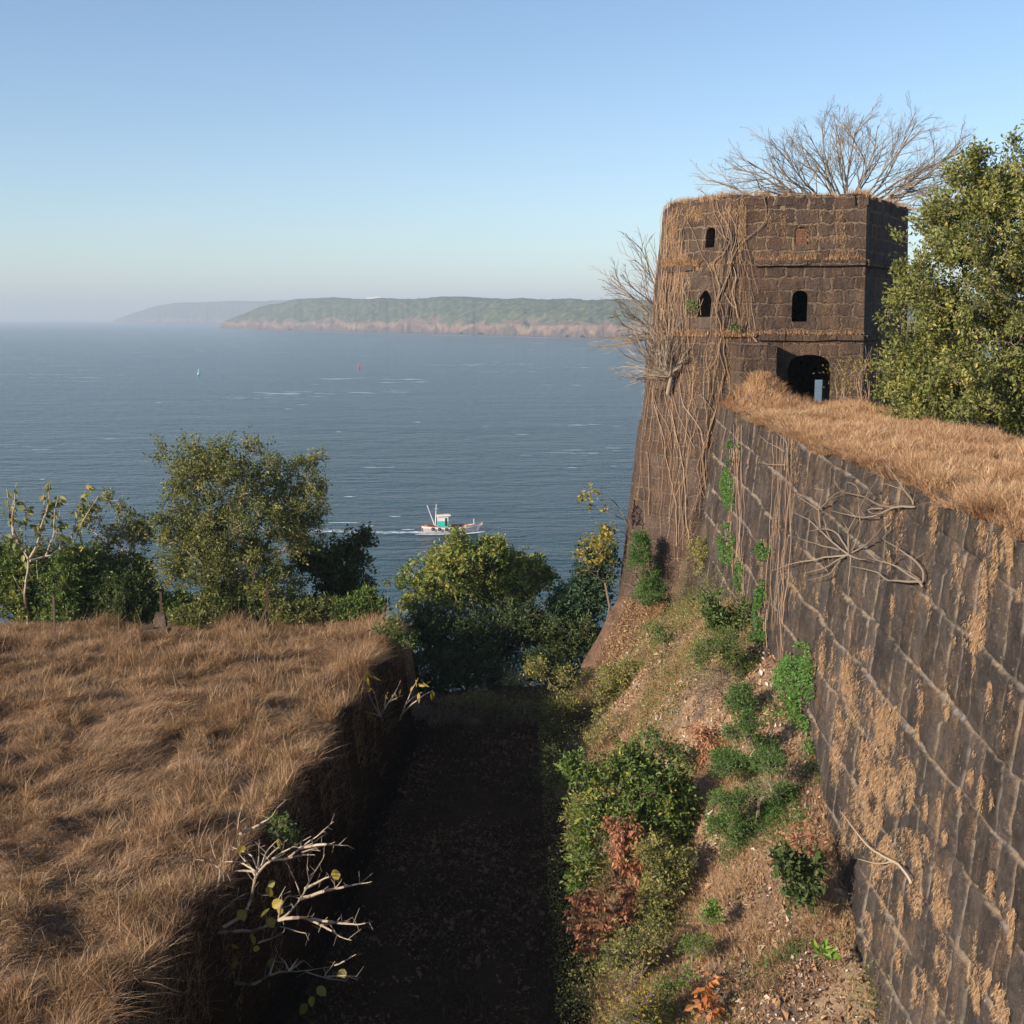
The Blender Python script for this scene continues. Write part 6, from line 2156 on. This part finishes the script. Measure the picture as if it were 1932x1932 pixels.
# breaking crests seen in the photograph
for px, py, ln in ((650, 987, 60), (695, 993, 20), (598, 748, 40), (570, 764, 24), (788, 797, 14), (545, 772, 20), (985, 820, 26), (660, 938, 24), (745, 975, 26), (1000, 660, 18), (375, 660, 16), (225, 632, 26), (215, 945, 14), (640, 815, 14), (770, 1000, 24), (80, 905, 12), (890, 690, 10), (300, 760, 12)):
    c_ = at(px, py, 100)
    c_ = c_ * (SEA / c_[2])
    L = metres(ln, c_[1])
    foam('small whitecap breaking on the open sea', [(c_[0] - L / 2, c_[1] + rng.normal(0, .02) * L), (c_[0], c_[1]), (c_[0] + L / 2, c_[1] + rng.normal(0, .03) * L)], [.4, metres(2.8, c_[1]) * 1.8, .4], [.6, 1.0, .5], .12)
for o in [o for o in bpy.data.objects if o.get('label') == 'small whitecap breaking on the open sea']:
    o['group'] = 'whitecaps on the bay'

fx = np.array([428, 470, 540, 620, 700, 800, 900, 1000, 1100, 1176, 1240])
fy = np.array([620.2, 621.5, 623.8, 626.4, 629.0, 631.6, 634.0, 636.4, 638.6, 640.2, 641.6])
cs = [at(a, b, 100) * (SEA / at(a, b, 100)[2]) for a, b in zip(fx, fy)]
foam('thin broken line of white surf along the foot of the headland cliff', [(q[0], q[1]) for q in cs], [9.0] * len(cs), [.62, .75, .5, .7, .45, .6, .5, .7, .5, .65, .5], .15)
# crests
# ------------------------------------------------------------------ buoys


def buoy(px, py, mat, label, top):
    c_ = at(px, py, 100)
    c_ = c_ * (SEA / c_[2])
    o = empty('buoy', c_, label, 'buoy', 'channel buoys in the bay')
    mb = MB()
    mb.segs(c_ + [0, 0, -.6], c_ + [0, 0, .7], 1.15, 1.15, 14)
    mb.segs(c_ + [0, 0, .7], c_ + [0, 0, 1.0], 1.15, .6, 14)
    mb.build('float', M[mat], o)
    mb = MB()
    for i in range(4):
        a = i * math.pi / 2 + .6
        mb.segs(c_ + [.75 * math.cos(a), .75 * math.sin(a), .9], c_ + [.28 * math.cos(a), .28 * math.sin(a), 3.6], .11, .11, 5)
    for zz in (1.9, 2.9):
        a = np.linspace(0, 2 * math.pi, 9)
        rr = .75 - .47 * (zz - .9) / 2.7
        mb.tube(np.stack([c_[0] + rr * np.cos(a), c_[1] + rr * np.sin(a), c_[2] + zz + 0 * a], -1), .07, 4)
    mb.build('lattice_tower', M[mat], o)
    mb = MB()
    if top == 'can':
        mb.segs(c_ + [0, 0, 3.6], c_ + [0, 0, 4.5], .42, .42, 10)
    else:
        mb.segs(c_ + [0, 0, 3.6], c_ + [0, 0, 4.6], .5, .04, 10)
    mb.build('top_mark', M[mat], o)


M['buoy_red'] = plain('buoy_red', (.62, .045, .05), .5, .3, .15, 1)
M['buoy_green'] = plain('buoy_green', (.25, .62, .52), .5, .3, .15, 1)
buoy(677, 695, 'buoy_red', 'red channel buoy floating in the middle of the bay', 'can')
buoy(375, 706, 'buoy_green', 'pale green channel buoy floating alone on the sea', 'cone')
